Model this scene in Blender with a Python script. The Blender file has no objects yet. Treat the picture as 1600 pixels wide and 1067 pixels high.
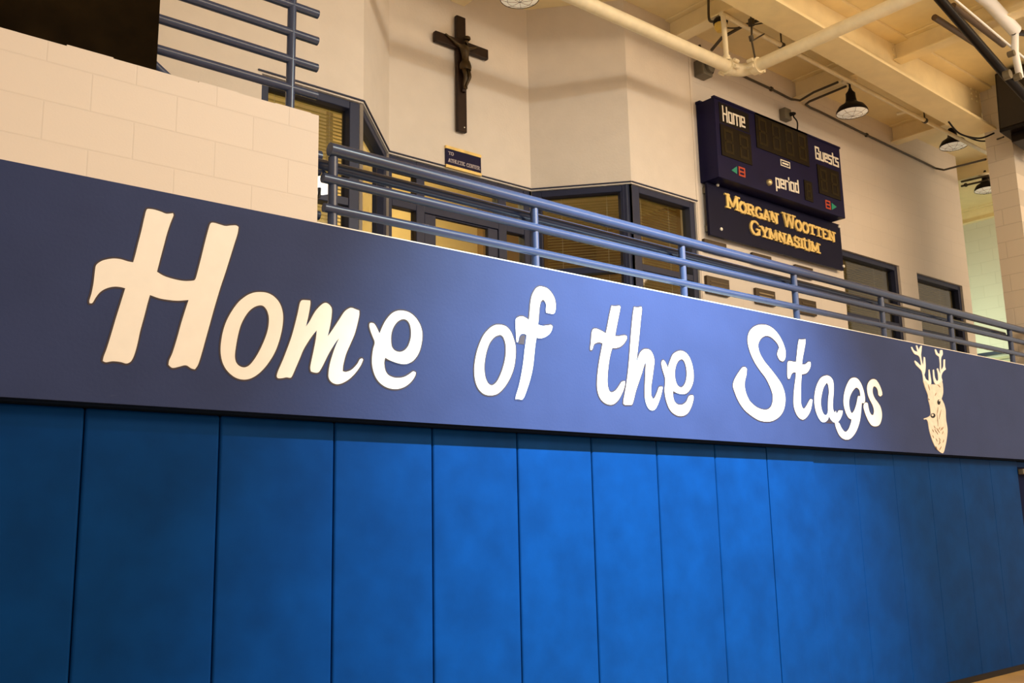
import bpy, bmesh, math, random
from mathutils import Vector, Matrix

# ------------------------------------------------------------------ camera
SC = bpy.context.scene
COL = SC.collection
YAW, PIT, ROL, F = 0.699340966, 0.187315715, -0.021828173, 1523.86
CAM = Vector((-1.28143, -4.29476, 1.74111))
_cy, _sy, _cp, _sp = math.cos(YAW), math.sin(YAW), math.cos(PIT), math.sin(PIT)
FW = Vector((_sy*_cp, _cy*_cp, _sp)); _R = Vector((_cy, -_sy, 0)); _U = _R.cross(FW)
RT = math.cos(ROL)*_R + math.sin(ROL)*_U
UP = -math.sin(ROL)*_R + math.cos(ROL)*_U
cd = bpy.data.cameras.new('camera'); cam = bpy.data.objects.new('camera', cd); COL.objects.link(cam)
cd.sensor_fit = 'HORIZONTAL'; cd.sensor_width = 36.0; cd.lens = F*36/1600; cd.clip_start = 0.05; cd.clip_end = 200
M4 = Matrix((RT, UP, -FW)).transposed().to_4x4(); M4.translation = CAM
cam.matrix_world = M4
SC.camera = cam

def at(px, py, Y=None, X=None, Z=None):
    """point of the place seen at a photograph pixel, on a known plane of the building"""
    d = FW + RT*((px-800)/F) - UP*((py-533.5)/F)
    t = (Y-CAM.y)/d.y if Y is not None else (X-CAM.x)/d.x if X is not None else (Z-CAM.z)/d.z
    return CAM + d*t

# ------------------------------------------------------------------ light
SC.view_settings.view_transform = 'Standard'; SC.view_settings.look = 'None'
SC.view_settings.gamma = 1.0; SC.view_settings.use_curve_mapping = False
SC.view_settings.exposure = 0.0
w = bpy.data.worlds.new('world'); SC.world = w; w.use_nodes = True
w.node_tree.nodes['Background'].inputs[0].default_value = (1.0, 0.85, 0.68, 1)
w.node_tree.nodes['Background'].inputs[1].default_value = 0.86

def light(name, kind, loc, target, energy, color, size=0.1, size_y=None, spot=None, blend=0.5):
    d = bpy.data.lights.new(name, kind); o = bpy.data.objects.new(name, d); COL.objects.link(o)
    o.location = loc; d.energy = energy; d.color = color
    if kind == 'AREA':
        d.shape = 'RECTANGLE'; d.size = size; d.size_y = size_y or size
    else:
        d.shadow_soft_size = size
    if kind == 'SPOT':
        d.spot_size = math.radians(spot); d.spot_blend = blend
    if target is not None:
        o.rotation_euler = (Vector(target)-Vector(loc)).to_track_quat('-Z', 'Y').to_euler()
    return o
# cool floodlight of the gym thrown on the blue wall from above
light('flood_light', 'SPOT', (3.7, -3.6, 6.15), (3.7, 0.0, 1.85), 5900, (0.72, 0.95, 1.0), 0.05, spot=63, blend=1.0)
light('flood_spill', 'SPOT', (3.7, -3.65, 6.15), (3.7, 0.0, 0.6), 210, (0.70, 0.92, 1.0), 0.05, spot=125, blend=0.5)
# warm sodium lamps of the gym hall
light('hall_lamp', 'AREA', (4.5, -6.2, 6.4), (5.0, -3.2, 0.3), 480, (1.0, 0.74, 0.47), 6.0, 3.0)
light('hall_lamp', 'AREA', (10.0, -6.0, 6.4), (9.5, -2.8, 0.3), 660, (1.0, 0.74, 0.47), 6.0, 3.0)
# lamps in the rooms behind the balcony glass and round the corner
light('lobby_lamp', 'POINT', (3.9, 3.1, 4.9), None, 34, (1.0, 0.78, 0.40), 0.15)
light('office_lamp', 'POINT', (1.5, 2.6, 3.1), None, 45, (1.0, 0.80, 0.35), 0.15)
light('office_lamp', 'POINT', (5.7, 2.7, 3.1), None, 9, (1.0, 0.80, 0.35), 0.15)
light('office_lamp', 'POINT', (10.2, 2.8, 3.0), None, 12, (1.0, 0.80, 0.35), 0.15)
light('stair_tube', 'AREA', (12.4, 2.6, 4.3), (14.0, 2.5, 4.0), 30, (0.78, 1.0, 0.72), 0.25, 1.0)

# ------------------------------------------------------------------ materials
def srgb(r, g, b):
    f = lambda c: (c/255)/12.92 if c/255 <= 0.04045 else ((c/255+0.055)/1.055)**2.4
    return (f(r), f(g), f(b), 1)
MATS = {}
def mat(name, col, rough=0.5, metal=0.0, var=0.06, scale=6.0, bump=0.0, bscale=60.0, spec=0.5, coat=0.0):
    if name in MATS: return MATS[name]
    m = bpy.data.materials.new(name); m.use_nodes = True; nt = m.node_tree; b = nt.nodes['Principled BSDF']
    b.inputs['Roughness'].default_value = rough; b.inputs['Metallic'].default_value = metal
    b.inputs['Specular IOR Level'].default_value = spec
    if coat: b.inputs['Coat Weight'].default_value = coat; b.inputs['Coat Roughness'].default_value = 0.25
    geo = nt.nodes.new('ShaderNodeNewGeometry')
    n = nt.nodes.new('ShaderNodeTexNoise'); n.inputs['Scale'].default_value = scale; n.inputs['Detail'].default_value = 6
    nt.links.new(geo.outputs['Position'], n.inputs['Vector'])
    r = nt.nodes.new('ShaderNodeValToRGB')
    r.color_ramp.elements[0].position = 0.3; r.color_ramp.elements[1].position = 0.7
    c = col[:3]
    r.color_ramp.elements[0].color = tuple(x*(1-var) for x in c)+(1,)
    r.color_ramp.elements[1].color = tuple(min(1, x*(1+var)) for x in c)+(1,)
    nt.links.new(n.outputs['Fac'], r.inputs['Fac']); nt.links.new(r.outputs['Color'], b.inputs['Base Color'])
    if bump:
        n2 = nt.nodes.new('ShaderNodeTexNoise'); n2.inputs['Scale'].default_value = bscale; n2.inputs['Detail'].default_value = 4
        nt.links.new(geo.outputs['Position'], n2.inputs['Vector'])
        bp = nt.nodes.new('ShaderNodeBump'); bp.inputs['Strength'].default_value = bump; bp.inputs['Distance'].default_value = 0.01
        nt.links.new(n2.outputs['Fac'], bp.inputs['Height']); nt.links.new(bp.outputs['Normal'], b.inputs['Normal'])
    MATS[name] = m
    return m

def cmu(name, col, axis='X', zoff=0.0, xoff=0.0, bw=0.40, rh=0.19, line=0.86, bump=0.35):
    m = bpy.data.materials.new(name); m.use_nodes = True; nt = m.node_tree; b = nt.nodes['Principled BSDF']
    b.inputs['Roughness'].default_value = 0.55
    geo = nt.nodes.new('ShaderNodeNewGeometry'); sx = nt.nodes.new('ShaderNodeSeparateXYZ'); cx = nt.nodes.new('ShaderNodeCombineXYZ')
    nt.links.new(geo.outputs['Position'], sx.inputs[0])
    ad = nt.nodes.new('ShaderNodeMath'); ad.operation = 'ADD'; ad.inputs[1].default_value = xoff
    az = nt.nodes.new('ShaderNodeMath'); az.operation = 'ADD'; az.inputs[1].default_value = zoff
    nt.links.new(sx.outputs[axis], ad.inputs[0]); nt.links.new(sx.outputs['Z'], az.inputs[0])
    nt.links.new(ad.outputs[0], cx.inputs[0]); nt.links.new(az.outputs[0], cx.inputs[1])
    br = nt.nodes.new('ShaderNodeTexBrick'); br.inputs['Scale'].default_value = 1.0
    br.inputs['Brick Width'].default_value = bw; br.inputs['Row Height'].default_value = rh
    br.inputs['Mortar Size'].default_value = 0.005; br.inputs['Mortar Smooth'].default_value = 0.6
    br.offset = 0.5
    br.inputs['Color1'].default_value = col; br.inputs['Color2'].default_value = tuple(x*0.97 for x in col[:3])+(1,)
    br.inputs['Mortar'].default_value = tuple(x*line for x in col[:3])+(1,)
    nt.links.new(cx.outputs[0], br.inputs['Vector']); nt.links.new(br.outputs['Color'], b.inputs['Base Color'])
    n2 = nt.nodes.new('ShaderNodeTexNoise'); n2.inputs['Scale'].default_value = 90; n2.inputs['Detail'].default_value = 5
    nt.links.new(geo.outputs['Position'], n2.inputs['Vector'])
    mu = nt.nodes.new('ShaderNodeMath'); mu.operation = 'MULTIPLY'; mu.inputs[1].default_value = 0.25
    nt.links.new(n2.outputs['Fac'], mu.inputs[0])
    sb = nt.nodes.new('ShaderNodeMath'); sb.operation = 'SUBTRACT'
    nt.links.new(mu.outputs[0], sb.inputs[0]); nt.links.new(br.outputs['Fac'], sb.inputs[1])
    bp = nt.nodes.new('ShaderNodeBump'); bp.inputs['Strength'].default_value = bump; bp.inputs['Distance'].default_value = 0.006
    nt.links.new(sb.outputs[0], bp.inputs['Height']); nt.links.new(bp.outputs['Normal'], b.inputs['Normal'])
    return m

CREAM = (0.72, 0.64, 0.55, 1)
m_cmu_left = cmu('painted_block_front', (0.74, 0.68, 0.64, 1), 'X', zoff=-3.61+0.19*20, xoff=0.3225+4, bw=0.385, rh=0.18, line=0.93, bump=0.25)
m_cmu_back = cmu('painted_block_back', (0.71, 0.635, 0.56, 1), 'X', line=0.93, bump=0.2)
m_cmu_side = cmu('painted_block_pier', (0.66, 0.60, 0.52, 1), 'Y', line=0.80)
m_cmu_end = cmu('painted_block_stair', (0.70, 0.68, 0.58, 1), 'Y', line=0.9)
m_stucco = mat('cream_plaster', (0.72, 0.64, 0.555, 1), 0.6, var=0.03, bump=0.15, bscale=45)
m_ceil = mat('cream_ceiling_paint', (0.92, 0.78, 0.46, 1), 0.55, var=0.04, bump=0.1, bscale=30)
m_steel_paint = mat('cream_steel_paint', (0.92, 0.78, 0.48, 1), 0.45, var=0.05, bump=0.12, bscale=40)
m_pipe = mat('cream_pipe_paint', (0.86, 0.76, 0.54, 1), 0.4, var=0.06, scale=12)
m_band = mat('slate_blue_wall_paint', (0.030, 0.046, 0.136, 1), 0.5, var=0.07, scale=3, bump=0.08, bscale=60, spec=0.12)
def scuffs(m, light):
    nt = m.node_tree; b = nt.nodes['Principled BSDF']; src = b.inputs['Base Color'].links[0].from_socket
    geo = nt.nodes.new('ShaderNodeNewGeometry'); mp = nt.nodes.new('ShaderNodeMapping'); mp.inputs['Scale'].default_value = (2.2, 1, 22); mp.inputs['Rotation'].default_value = (0, 0.10, 0)
    nz = nt.nodes.new('ShaderNodeTexNoise'); nz.inputs['Scale'].default_value = 2.4; nz.inputs['Detail'].default_value = 9; nz.inputs['Roughness'].default_value = 0.62
    nt.links.new(geo.outputs['Position'], mp.inputs[0]); nt.links.new(mp.outputs[0], nz.inputs['Vector'])
    rp = nt.nodes.new('ShaderNodeValToRGB'); rp.color_ramp.elements[0].position = 0.69; rp.color_ramp.elements[1].position = 0.76
    rp.color_ramp.elements[0].color = (0, 0, 0, 1); rp.color_ramp.elements[1].color = (.45, .45, .45, 1)
    nt.links.new(nz.outputs['Fac'], rp.inputs[0])
    mx = nt.nodes.new('ShaderNodeMix'); mx.data_type = 'RGBA'
    nt.links.new(rp.outputs[0], mx.inputs['Factor']); nt.links.new(src, mx.inputs[6]); mx.inputs[7].default_value = light
    nt.links.new(mx.outputs[2], b.inputs['Base Color'])
scuffs(m_band, (0.10, 0.13, 0.22, 1))
m_pad = mat('royal_blue_vinyl', (0.0008, 0.036, 0.165, 1), 0.5, var=0.14, scale=5, bump=0.06, bscale=25, spec=0.05)
m_padedge = mat('pad_back_board', (0.004, 0.008, 0.02, 1), 0.8, spec=0.05)
m_letter = mat('white_letter_paint', (0.86, 0.84, 0.82, 1), 0.45, var=0.02, scale=14)
m_outline = mat('dark_letter_outline', (0.03, 0.018, 0.03, 1), 0.6)
m_cap = mat('pale_cap_edge', (0.80, 0.78, 0.74, 1), 0.4, var=0.05, scale=20)
m_rail = mat('blue_grey_rail_enamel', (0.030, 0.048, 0.115, 1), 0.25, var=0.05, scale=10, spec=0.5, coat=0.1)
m_frame = mat('slate_frame_paint', (0.026, 0.031, 0.066, 1), 0.4, var=0.05, spec=0.2)
m_wood = mat('dark_stained_wood', (0.022, 0.009, 0.004, 1), 0.45, var=0.3, scale=18, spec=0.25)
m_bronze = mat('aged_bronze', (0.06, 0.036, 0.012, 1), 0.45, metal=0.5, var=0.3, scale=30)
m_navy = mat('navy_enamel', (0.007, 0.006, 0.040, 1), 0.4, var=0.1, spec=0.15)
m_navy_sign = mat('navy_sign_board', (0.006, 0.006, 0.026, 1), 0.4, var=0.1, spec=0.12)
m_gold = mat('gold_letter', (0.85, 0.60, 0.20, 1), 0.4, metal=0.15, var=0.2, scale=9)
m_goldlt = mat('pale_gold_letter_face', (0.88, 0.72, 0.42, 1), 0.4, var=0.1)
m_white = mat('white_enamel', (0.85, 0.80, 0.70, 1), 0.4, var=0.02)
m_display = mat('dark_lens_panel', (0.010, 0.006, 0.002, 1), 0.4, var=0.2, scale=30, spec=0.15)
m_digit = mat('unlit_amber_lens', (0.026, 0.017, 0.004, 1), 0.4, var=0.2, scale=40, spec=0.15)
m_green = mat('green_marker', (0.01, 0.25, 0.16, 1), 0.4)
m_red = mat('red_marker', (0.45, 0.05, 0.015, 1), 0.4)
m_black = mat('black_enamel', (0.006, 0.004, 0.004, 1), 0.4, spec=0.2)
m_speaker = mat('brown_black_grille', (0.012, 0.008, 0.005, 1), 0.7, bump=0.3, bscale=120)
m_cloth = mat('black_cloth', (0.010, 0.006, 0.002, 1), 0.9, spec=0.05, var=0.35, scale=7, bump=0.25, bscale=12)
m_conduit = mat('dark_conduit', (0.06, 0.045, 0.025, 1), 0.5)
m_grey = mat('grey_metal_box', (0.16, 0.14, 0.10, 1), 0.5, metal=0.2, var=0.15)
m_plaque = mat('bronze_plaque', (0.055, 0.032, 0.010, 1), 0.4, metal=0.3, var=0.2, scale=40)
m_plaquetxt = mat('worn_plaque_relief', (0.30, 0.22, 0.11, 1), 0.4, metal=0.3)
m_blind = mat('tan_blind_slat', (0.50, 0.40, 0.16, 1), 0.5, var=0.05)
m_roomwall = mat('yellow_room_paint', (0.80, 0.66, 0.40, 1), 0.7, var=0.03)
m_roomdark = mat('brown_room_shade', (0.30, 0.19, 0.07, 1), 0.6, var=0.15, scale=3)  # dark brown puts shade into room walls; cabinet body is simply brown
m_floorw = mat('maple_floor', (0.52, 0.33, 0.12, 1), 0.35, var=0.12, scale=4)
m_floorb = mat('balcony_floor', (0.25, 0.22, 0.2, 1), 0.7)
m_ylamp = mat('amber_glass_globe', (0.75, 0.52, 0.10, 1), 0.3)
m_bluewhite = mat('white_backboard_steel', (0.88, 0.92, 1.0, 1), 0.35, var=0.0)
m_door = mat('dark_navy_door', (0.004, 0.007, 0.035, 1), 0.6, spec=0.03)
m_stag = mat('cream_stag_paint', (0.74, 0.68, 0.60, 1), 0.5, var=0.10, scale=22)
m_stagdark = mat('brown_stag_line', (0.30, 0.20, 0.13, 1), 0.5)

m_lit = mat('lit_white_lamp_shade', (0.9, 0.88, 0.84, 1), 0.4, var=0.0)
m_lit.node_tree.nodes['Principled BSDF'].inputs['Emission Color'].default_value = (1, 0.97, 0.92, 1)
m_lit.node_tree.nodes['Principled BSDF'].inputs['Emission Strength'].default_value = 0.9
def glass():
    m = bpy.data.materials.new('window_glass'); m.use_nodes = True; nt = m.node_tree; nt.nodes.clear()
    o = nt.nodes.new('ShaderNodeOutputMaterial'); mx = nt.nodes.new('ShaderNodeMixShader')
    t = nt.nodes.new('ShaderNodeBsdfTransparent'); t.inputs[0].default_value = (0.86, 0.86, 0.80, 1)
    g = nt.nodes.new('ShaderNodeBsdfGlossy'); g.inputs['Roughness'].default_value = 0.03
    fr = nt.nodes.new('ShaderNodeFresnel'); fr.inputs[0].default_value = 1.5
    ge = nt.nodes.new('ShaderNodeNewGeometry'); iv = nt.nodes.new('ShaderNodeMath'); iv.operation = 'SUBTRACT'; iv.inputs[0].default_value = 1.0
    ml = nt.nodes.new('ShaderNodeMath'); ml.operation = 'MULTIPLY'
    nt.links.new(ge.outputs['Backfacing'], iv.inputs[1]); nt.links.new(iv.outputs[0], ml.inputs[0]); nt.links.new(fr.outputs[0], ml.inputs[1])
    nt.links.new(ml.outputs[0], mx.inputs[0]); nt.links.new(t.outputs[0], mx.inputs[1]); nt.links.new(g.outputs[0], mx.inputs[2])
    nt.links.new(mx.outputs[0], o.inputs[0])
    return m
m_glass = glass()

# ------------------------------------------------------------------ mesh helpers
class MB:
    def __init__(s): s.v = []; s.f = []
    def add(s, vs, fs):
        k = len(s.v); s.v += [Vector(p) for p in vs]; s.f += [tuple(i+k for i in q) for q in fs]; return s
    def box(s, x0, x1, y0, y1, z0, z1):
        vs = [(x, y, z) for x in (x0, x1) for y in (y0, y1) for z in (z0, z1)]
        return s.add(vs, [(0,1,3,2),(4,6,7,5),(0,4,5,1),(2,3,7,6),(0,2,6,4),(1,5,7,3)])
    def obox(s, c, u, v, n, a, b, d):
        c, u, v, n = map(Vector, (c, u, v, n))
        vs = [c+u*(a*i)+v*(b*j)+n*(d*k) for i in (-.5,.5) for j in (-.5,.5) for k in (-.5,.5)]
        return s.add(vs, [(0,1,3,2),(4,6,7,5),(0,4,5,1),(2,3,7,6),(0,2,6,4),(1,5,7,3)])
    def seg(s, P0, P1, s0, s1, d0, d1, z0, z1):
        """box along the plan segment P0-P1 from s0 to s1, d measured towards the gym (front)"""
        P0 = Vector((P0[0], P0[1], 0)); P1 = Vector((P1[0], P1[1], 0)); u = (P1-P0).normalized(); n = Vector((u.y, -u.x, 0))
        vs = [P0+u*a+n*b+Vector((0,0,c)) for a in (s0,s1) for b in (d0,d1) for c in (z0,z1)]
        return s.add(vs, [(0,1,3,2),(4,6,7,5),(0,4,5,1),(2,3,7,6),(0,2,6,4),(1,5,7,3)])
    def tube(s, pts, r, n=14, caps=True):
        pts = [Vector(p) for p in pts]; rs = r if isinstance(r, (list, tuple)) else [r]*len(pts)
        t0 = (pts[1]-pts[0]).normalized(); a = t0.orthogonal().normalized(); rings = []
        for i, p in enumerate(pts):
            t = (pts[min(i+1, len(pts)-1)]-pts[max(i-1, 0)]).normalized()
            a = (a - t*a.dot(t)).normalized(); b = t.cross(a)
            rings.append([p+(a*math.cos(2*math.pi*k/n)+b*math.sin(2*math.pi*k/n))*rs[i] for k in range(n)])
        vs = [q for R in rings for q in R]; fs = []
        for i in range(len(rings)-1):
            for k in range(n):
                fs.append((i*n+k, i*n+(k+1) % n, (i+1)*n+(k+1) % n, (i+1)*n+k))
        if caps: fs.append(tuple(range(n))[::-1]); fs.append(tuple(range((len(rings)-1)*n, len(rings)*n)))
        return s.add(vs, fs)
    def lathe(s, c, prof, n=28, axis=(0,0,1)):
        c = Vector(c); ax = Vector(axis).normalized(); a = ax.orthogonal().normalized(); b = ax.cross(a)
        vs = []; fs = []
        for (r, h) in prof:
            for k in range(n):
                th = 2*math.pi*k/n; vs.append(c+ax*h+(a*math.cos(th)+b*math.sin(th))*max(r, 1e-4))
        for i in range(len(prof)-1):
            for k in range(n):
                fs.append((i*n+k, i*n+(k+1) % n, (i+1)*n+(k+1) % n, (i+1)*n+k))
        return s.add(vs, fs)
    def prism(s, poly, y0, y1):
        """poly: list of (x,z), extruded in y"""
        n = len(poly); vs = [(x, y0, z) for x, z in poly]+[(x, y1, z) for x, z in poly]
        fs = [tuple(range(n)), tuple(range(n, 2*n))[::-1]]+[(i, i+n, (i+1) % n+n, (i+1) % n) for i in range(n)]
        return s.add(vs, fs)
    def build(s, name, m, parent=None, smooth=False, bevel=0.0, seg=2):
        me = bpy.data.meshes.new(name)
        if parent is not None: org = Vector(parent['_o'])
        else:
            lo = [min(p[i] for p in s.v) for i in range(3)]; hi = [max(p[i] for p in s.v) for i in range(3)]
            org = Vector(((lo[0]+hi[0])/2, (lo[1]+hi[1])/2, lo[2]))
        me.from_pydata([p-org for p in s.v], [], s.f)
        bm = bmesh.new(); bm.from_mesh(me); bmesh.ops.recalc_face_normals(bm, faces=bm.faces)
        if bevel:
            ed = [e for e in bm.edges if len(e.link_faces) == 2 and e.calc_face_angle(0) > 0.6]
            bmesh.ops.bevel(bm, geom=ed, offset=bevel, segments=seg, affect='EDGES', profile=0.5)
        bm.to_mesh(me); bm.free()
        me.materials.append(m)
        o = bpy.data.objects.new(name, me); COL.objects.link(o)
        if smooth:
            for p in me.polygons: p.use_smooth = True
            try: me.set_sharp_from_angle(angle=math.radians(40))
            except Exception: pass
        if parent is not None: o.parent = parent
        else: o.location = org
        o['_o'] = org
        if parent is not None: o['_o'] = org
        return o

def tag(o, label, cat, group=None):
    o['label'] = label; o['category'] = cat
    if group: o['group'] = group
    return o
def thing(name, loc, label, cat, group=None):
    o = bpy.data.objects.new(name, None); COL.objects.link(o); o.location = loc; o['_o'] = Vector(loc)
    o.empty_display_size = 0.1
    return tag(o, label, cat, group)
def struct(o): o['kind'] = 'structure'; return o
def bezier_pts(pts, n=6):
    """Catmull-Rom through 3-D points"""
    P = [Vector(p) for p in pts]; out = []
    for i in range(len(P)-1):
        p0, p1, p2, p3 = P[max(i-1, 0)], P[i], P[i+1], P[min(i+2, len(P)-1)]
        for k in range(n):
            t = k/n
            out.append(0.5*((2*p1)+(p2-p0)*t+(2*p0-5*p1+4*p2-p3)*t*t+(3*p1-p0-3*p2+p3)*t**3))
    return out+[P[-1]]

# ------------------------------------------------------------------ the building
YB, YD = 1.45, 2.15          # face of the balcony back wall, face of the door recess
ZF, ZH, ZC = 2.70, 4.78, 6.60  # balcony floor, window heads, ceiling deck
BT, BB = 3.2875, 2.297       # blue band top and bottom
FL = 0.27

struct(MB().box(-6, 12, -9, 0.15, FL-0.1, FL).build('floor', m_floorw))
struct(MB().box(-1.6, 14.4, 0.2, 6.0, ZF-0.25, ZF).build('floor', m_floorb))
struct(MB().box(-1.6, 10.9, 0.155, 0.30, FL, BB).build('wall_lower', m_padedge))
struct(MB().box(-1.6, 10.9, 0.0, 0.20, BB, BT).build('wall_front', m_band))
struct(MB().box(1.046, 9.75, -0.001, 0.203, BT, BT+0.006).build('trim_1', m_cap))  # thin pale strip along the top edge of the band
struct(MB().box(-1.6, 10.9, 0.02, 0.155, BB-0.012, BB).build('trim_2', m_padedge))

# left knee wall of blocks with slightly uneven top edge
random.seed(3)
mb = MB(); x = -1.6
while x < 1.046:
    x2 = min(x+0.2, 1.046); zt = 3.872+random.uniform(-0.004, 0.004); mb.box(x, x2, 0.0, 0.2, BT, zt); x = x2
struct(mb.build('wall_left', m_cmu_left))
# block pier at the right end
struct(MB().box(9.75, 10.9, 0.0, 0.29, BT, ZC).build('wall_right', m_cmu_side))

def wall_seg(name, P0, P1, z0, z1, openings, thick, m, ext0=0, ext1=0):
    L = math.hypot(P1[0]-P0[0], P1[1]-P0[1]); mb = MB(); xs = -ext0
    for (a, b, c, d) in sorted(openings):
        mb.seg(P0, P1, xs, a, -thick, 0, z0, z1)
        if c > z0: mb.seg(P0, P1, a, b, -thick, 0, z0, c)
        if d < z1: mb.seg(P0, P1, a, b, -thick, 0, d, z1)
        xs = b
    mb.seg(P0, P1, xs, L+ext1, -thick, 0, z0, z1)
    return struct(mb.build(name, m))
A0, A1, A2, A3, A4, A5 = (-1.6, YB), (2.19, YB), (2.86, YD), (4.41, YD), (5.01, YB), (5.93, YB)
LL = math.hypot(A2[0]-A1[0], A2[1]-A1[1]); LR = math.hypot(A4[0]-A3[0], A4[1]-A3[1])
wall_seg('wall_back_left', A0, A1, ZF, ZC, [(3.00, 3.79, ZF+0.05, ZH)], 0.12, m_stucco)
wall_seg('wall_recess_left', A1, A2, ZF, ZC, [(0.0, LL, ZF+0.05, ZH)], 0.12, m_stucco)
wall_seg('wall_recess', A2, A3, ZF, ZC, [(0.0, 1.55, ZF, ZH)], 0.12, m_stucco, 0.0, 0.0)
wall_seg('wall_recess_right', A3, A4, ZF, ZC, [(0.0, LR, ZF+0.05, ZH)], 0.12, m_stucco)
wall_seg('wall_bay', A4, A5, ZF, ZC, [(0.0, 0.90, ZF+0.05, ZH)], 0.12, m_stucco)
W1 = (8.50, 9.77); W2 = (10.19, 11.38)
wall_seg('wall_back', (5.95, YB+0.03), (11.6, YB+0.03), ZF, ZC,
         [(W1[0]-5.95, W1[1]-5.95, ZF+0.05, 4.76), (W2[0]-5.95, W2[1]-5.95, ZF+0.05, 4.74)], 0.20, m_cmu_back)
struct(MB().box(5.925, 5.955, YB-0.006, YB+0.1, ZF, ZC).build('trim_3', m_stucco))
# thin flashing line over the window heads
mb = MB()
for (P, Q) in ((A0, A1), (A1, A2), (A2, A3), (A3, A4), (A4, A5)):
    L = math.hypot(Q[0]-P[0], Q[1]-P[1]); mb.seg(P, Q, 0 if P != A0 else 2.97, L, 0.001, 0.012, ZH+0.012, ZH+0.022)
struct(mb.build('trim_4', m_frame))
# stair wall far right, and rooms behind the glass
struct(MB().box(14.13, 14.3, 0.2, 6, ZF, 6.40).build('wall_stair', m_cmu_end))
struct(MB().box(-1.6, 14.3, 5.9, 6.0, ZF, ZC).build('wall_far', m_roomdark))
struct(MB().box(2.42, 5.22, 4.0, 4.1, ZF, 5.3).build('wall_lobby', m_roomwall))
struct(MB().box(5.22, 7.0, 3.9, 4.1, ZF, 5.3).build('wall_lobby_right', m_roomdark))  # dark colour stands in for the lobby's shaded side
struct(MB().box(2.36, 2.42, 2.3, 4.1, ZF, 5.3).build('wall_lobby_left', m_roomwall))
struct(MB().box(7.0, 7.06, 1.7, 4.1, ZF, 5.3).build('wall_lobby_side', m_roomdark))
struct(MB().box(11.5, 11.6, 1.685, 5.9, ZF, ZC).build('wall_light_block', m_stucco))  # unseen wall added to keep the stair light out of the rooms
struct(MB().box(-1.6, 11.4, 2.3, 5.9, 5.3, 5.36).build('ceiling', m_roomwall))
struct(MB().box(-6, 14.4, -9, 6.0, ZC, ZC+0.1).build('ceiling', m_ceil))

# ---------------------------------------------------------------- windows
def window(n, P0, P1, s0, s1, z0, z1, mids=(), mull=(), fw=0.06, dep=0.10, set_back=-0.02, ends=(None, None)):
    u = (Vector((P1[0], P1[1], 0))-Vector((P0[0], P0[1], 0))).normalized()
    base = Vector((P0[0], P0[1], z0))+u*((s0+s1)/2)
    o = bpy.data.objects.new('window_%d' % n, None); COL.objects.link(o); o.location = base; o['_o'] = base; o['kind'] = 'structure'
    d1 = set_back+0.0; d0 = set_back-dep
    e0 = ends[0] or fw; e1 = ends[1] or fw
    mb = MB()
    mb.seg(P0, P1, s0, s0+e0, d0, d1, z0, z1); mb.seg(P0, P1, s1-e1, s1, d0, d1, z0, z1)
    mb.seg(P0, P1, s0+e0, s1-e1, d0, d1, z1-fw, z1); mb.seg(P0, P1, s0+e0, s1-e1, d0, d1, z0, z0+fw)
    mb.build('frame', m_frame, o, bevel=0.004, seg=1)
    for z in mids:
        MB().seg(P0, P1, s0+e0, s1-e1, d0, d1-0.004, z-0.03, z+0.03).build('crossbar', m_frame, o, bevel=0.004, seg=1)
    for s in mull:
        MB().seg(P0, P1, s-0.03, s+0.03, d0, d1-0.004, z0+fw, z1-fw).build('mullion', m_frame, o, bevel=0.004, seg=1)
    MB().seg(P0, P1, s0+e0, s1-e1, d0+0.035, d0+0.041, z0+fw, z1-fw).build('pane', m_glass, o)
    return o
def blind(P0, P1, s0, s1, z0, z1, dist, label, m=None, tilt=0.05):
    m = m or m_blind
    P = Vector((P0[0], P0[1], 0)); u = (Vector((P1[0], P1[1], 0))-P).normalized(); n = Vector((u.y, -u.x, 0)); c0 = P+u*((s0+s1)/2)-n*dist
    o = thing('window_blind', (c0.x, c0.y, z0), label, 'blind')
    mb = MB(); z = z0+0.03
    nn = (n*math.cos(tilt)-Vector((0,0,1))*math.sin(tilt)).normalized(); vv = nn.cross(u)
    while z < z1-0.05:
        mb.obox(c0+Vector((0,0,z)), u, nn, vv, s1-s0, 0.025, 0.0012); z += 0.027
    mb.build('slats', m, o)
    MB().obox(c0+Vector((0,0,z1-0.02)), u, Vector((0,0,1)), n, s1-s0, 0.035, 0.03).build('head_rail', m, o)
    MB().obox(c0+Vector((0,0,z0+0.01)), u, Vector((0,0,1)), n, s1-s0, 0.02, 0.02).build('bottom_rail', m, o)
    mb = MB()
    for f in (0.2, 0.8):
        q = c0+u*((f-0.5)*(s1-s0))+n*0.016; mb.tube([q+Vector((0,0,z0+0.02)), q+Vector((0,0,z1-0.03))], 0.0015, 5)
    mb.build('ladder_cord', m_white, o)
    return o
window(1, A0, A1, 3.00, 3.79, ZF+0.05, ZH, mids=(4.02,), ends=(0.06, 0.10))
blind(A0, A1, 3.02, 3.74, ZF+0.15, 4.765, 0.16, 'tan slatted blind behind glass beside the white block wall end')
window(2, A1, A2, 0.0, LL, ZF+0.05, ZH, mids=(3.73,), ends=(0.09, 0.09))
window(3, A3, A4, 0.0, LR, ZF+0.05, ZH, mids=(4.0,), ends=(0.09, 0.09))
blind(A3, A4, 0.12, LR-0.1, ZF+0.15, 4.765, 0.17, 'tan slatted blind in the angled window right of the balcony doors')
window(4, A4, A5, 0.0, 0.90, ZF+0.05, ZH, mids=(4.02,), ends=(0.12, 0.07))
blind(A4, A5, 0.15, 0.80, ZF+0.15, 4.765, 0.17, 'tan slatted blind in the window just left of the scoreboard')
window(5, (5.95, YB), (11.6, YB), W1[0]-5.95, W1[1]-5.95, ZF+0.05, 4.76, mids=(4.01,), set_back=-0.06)
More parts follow.
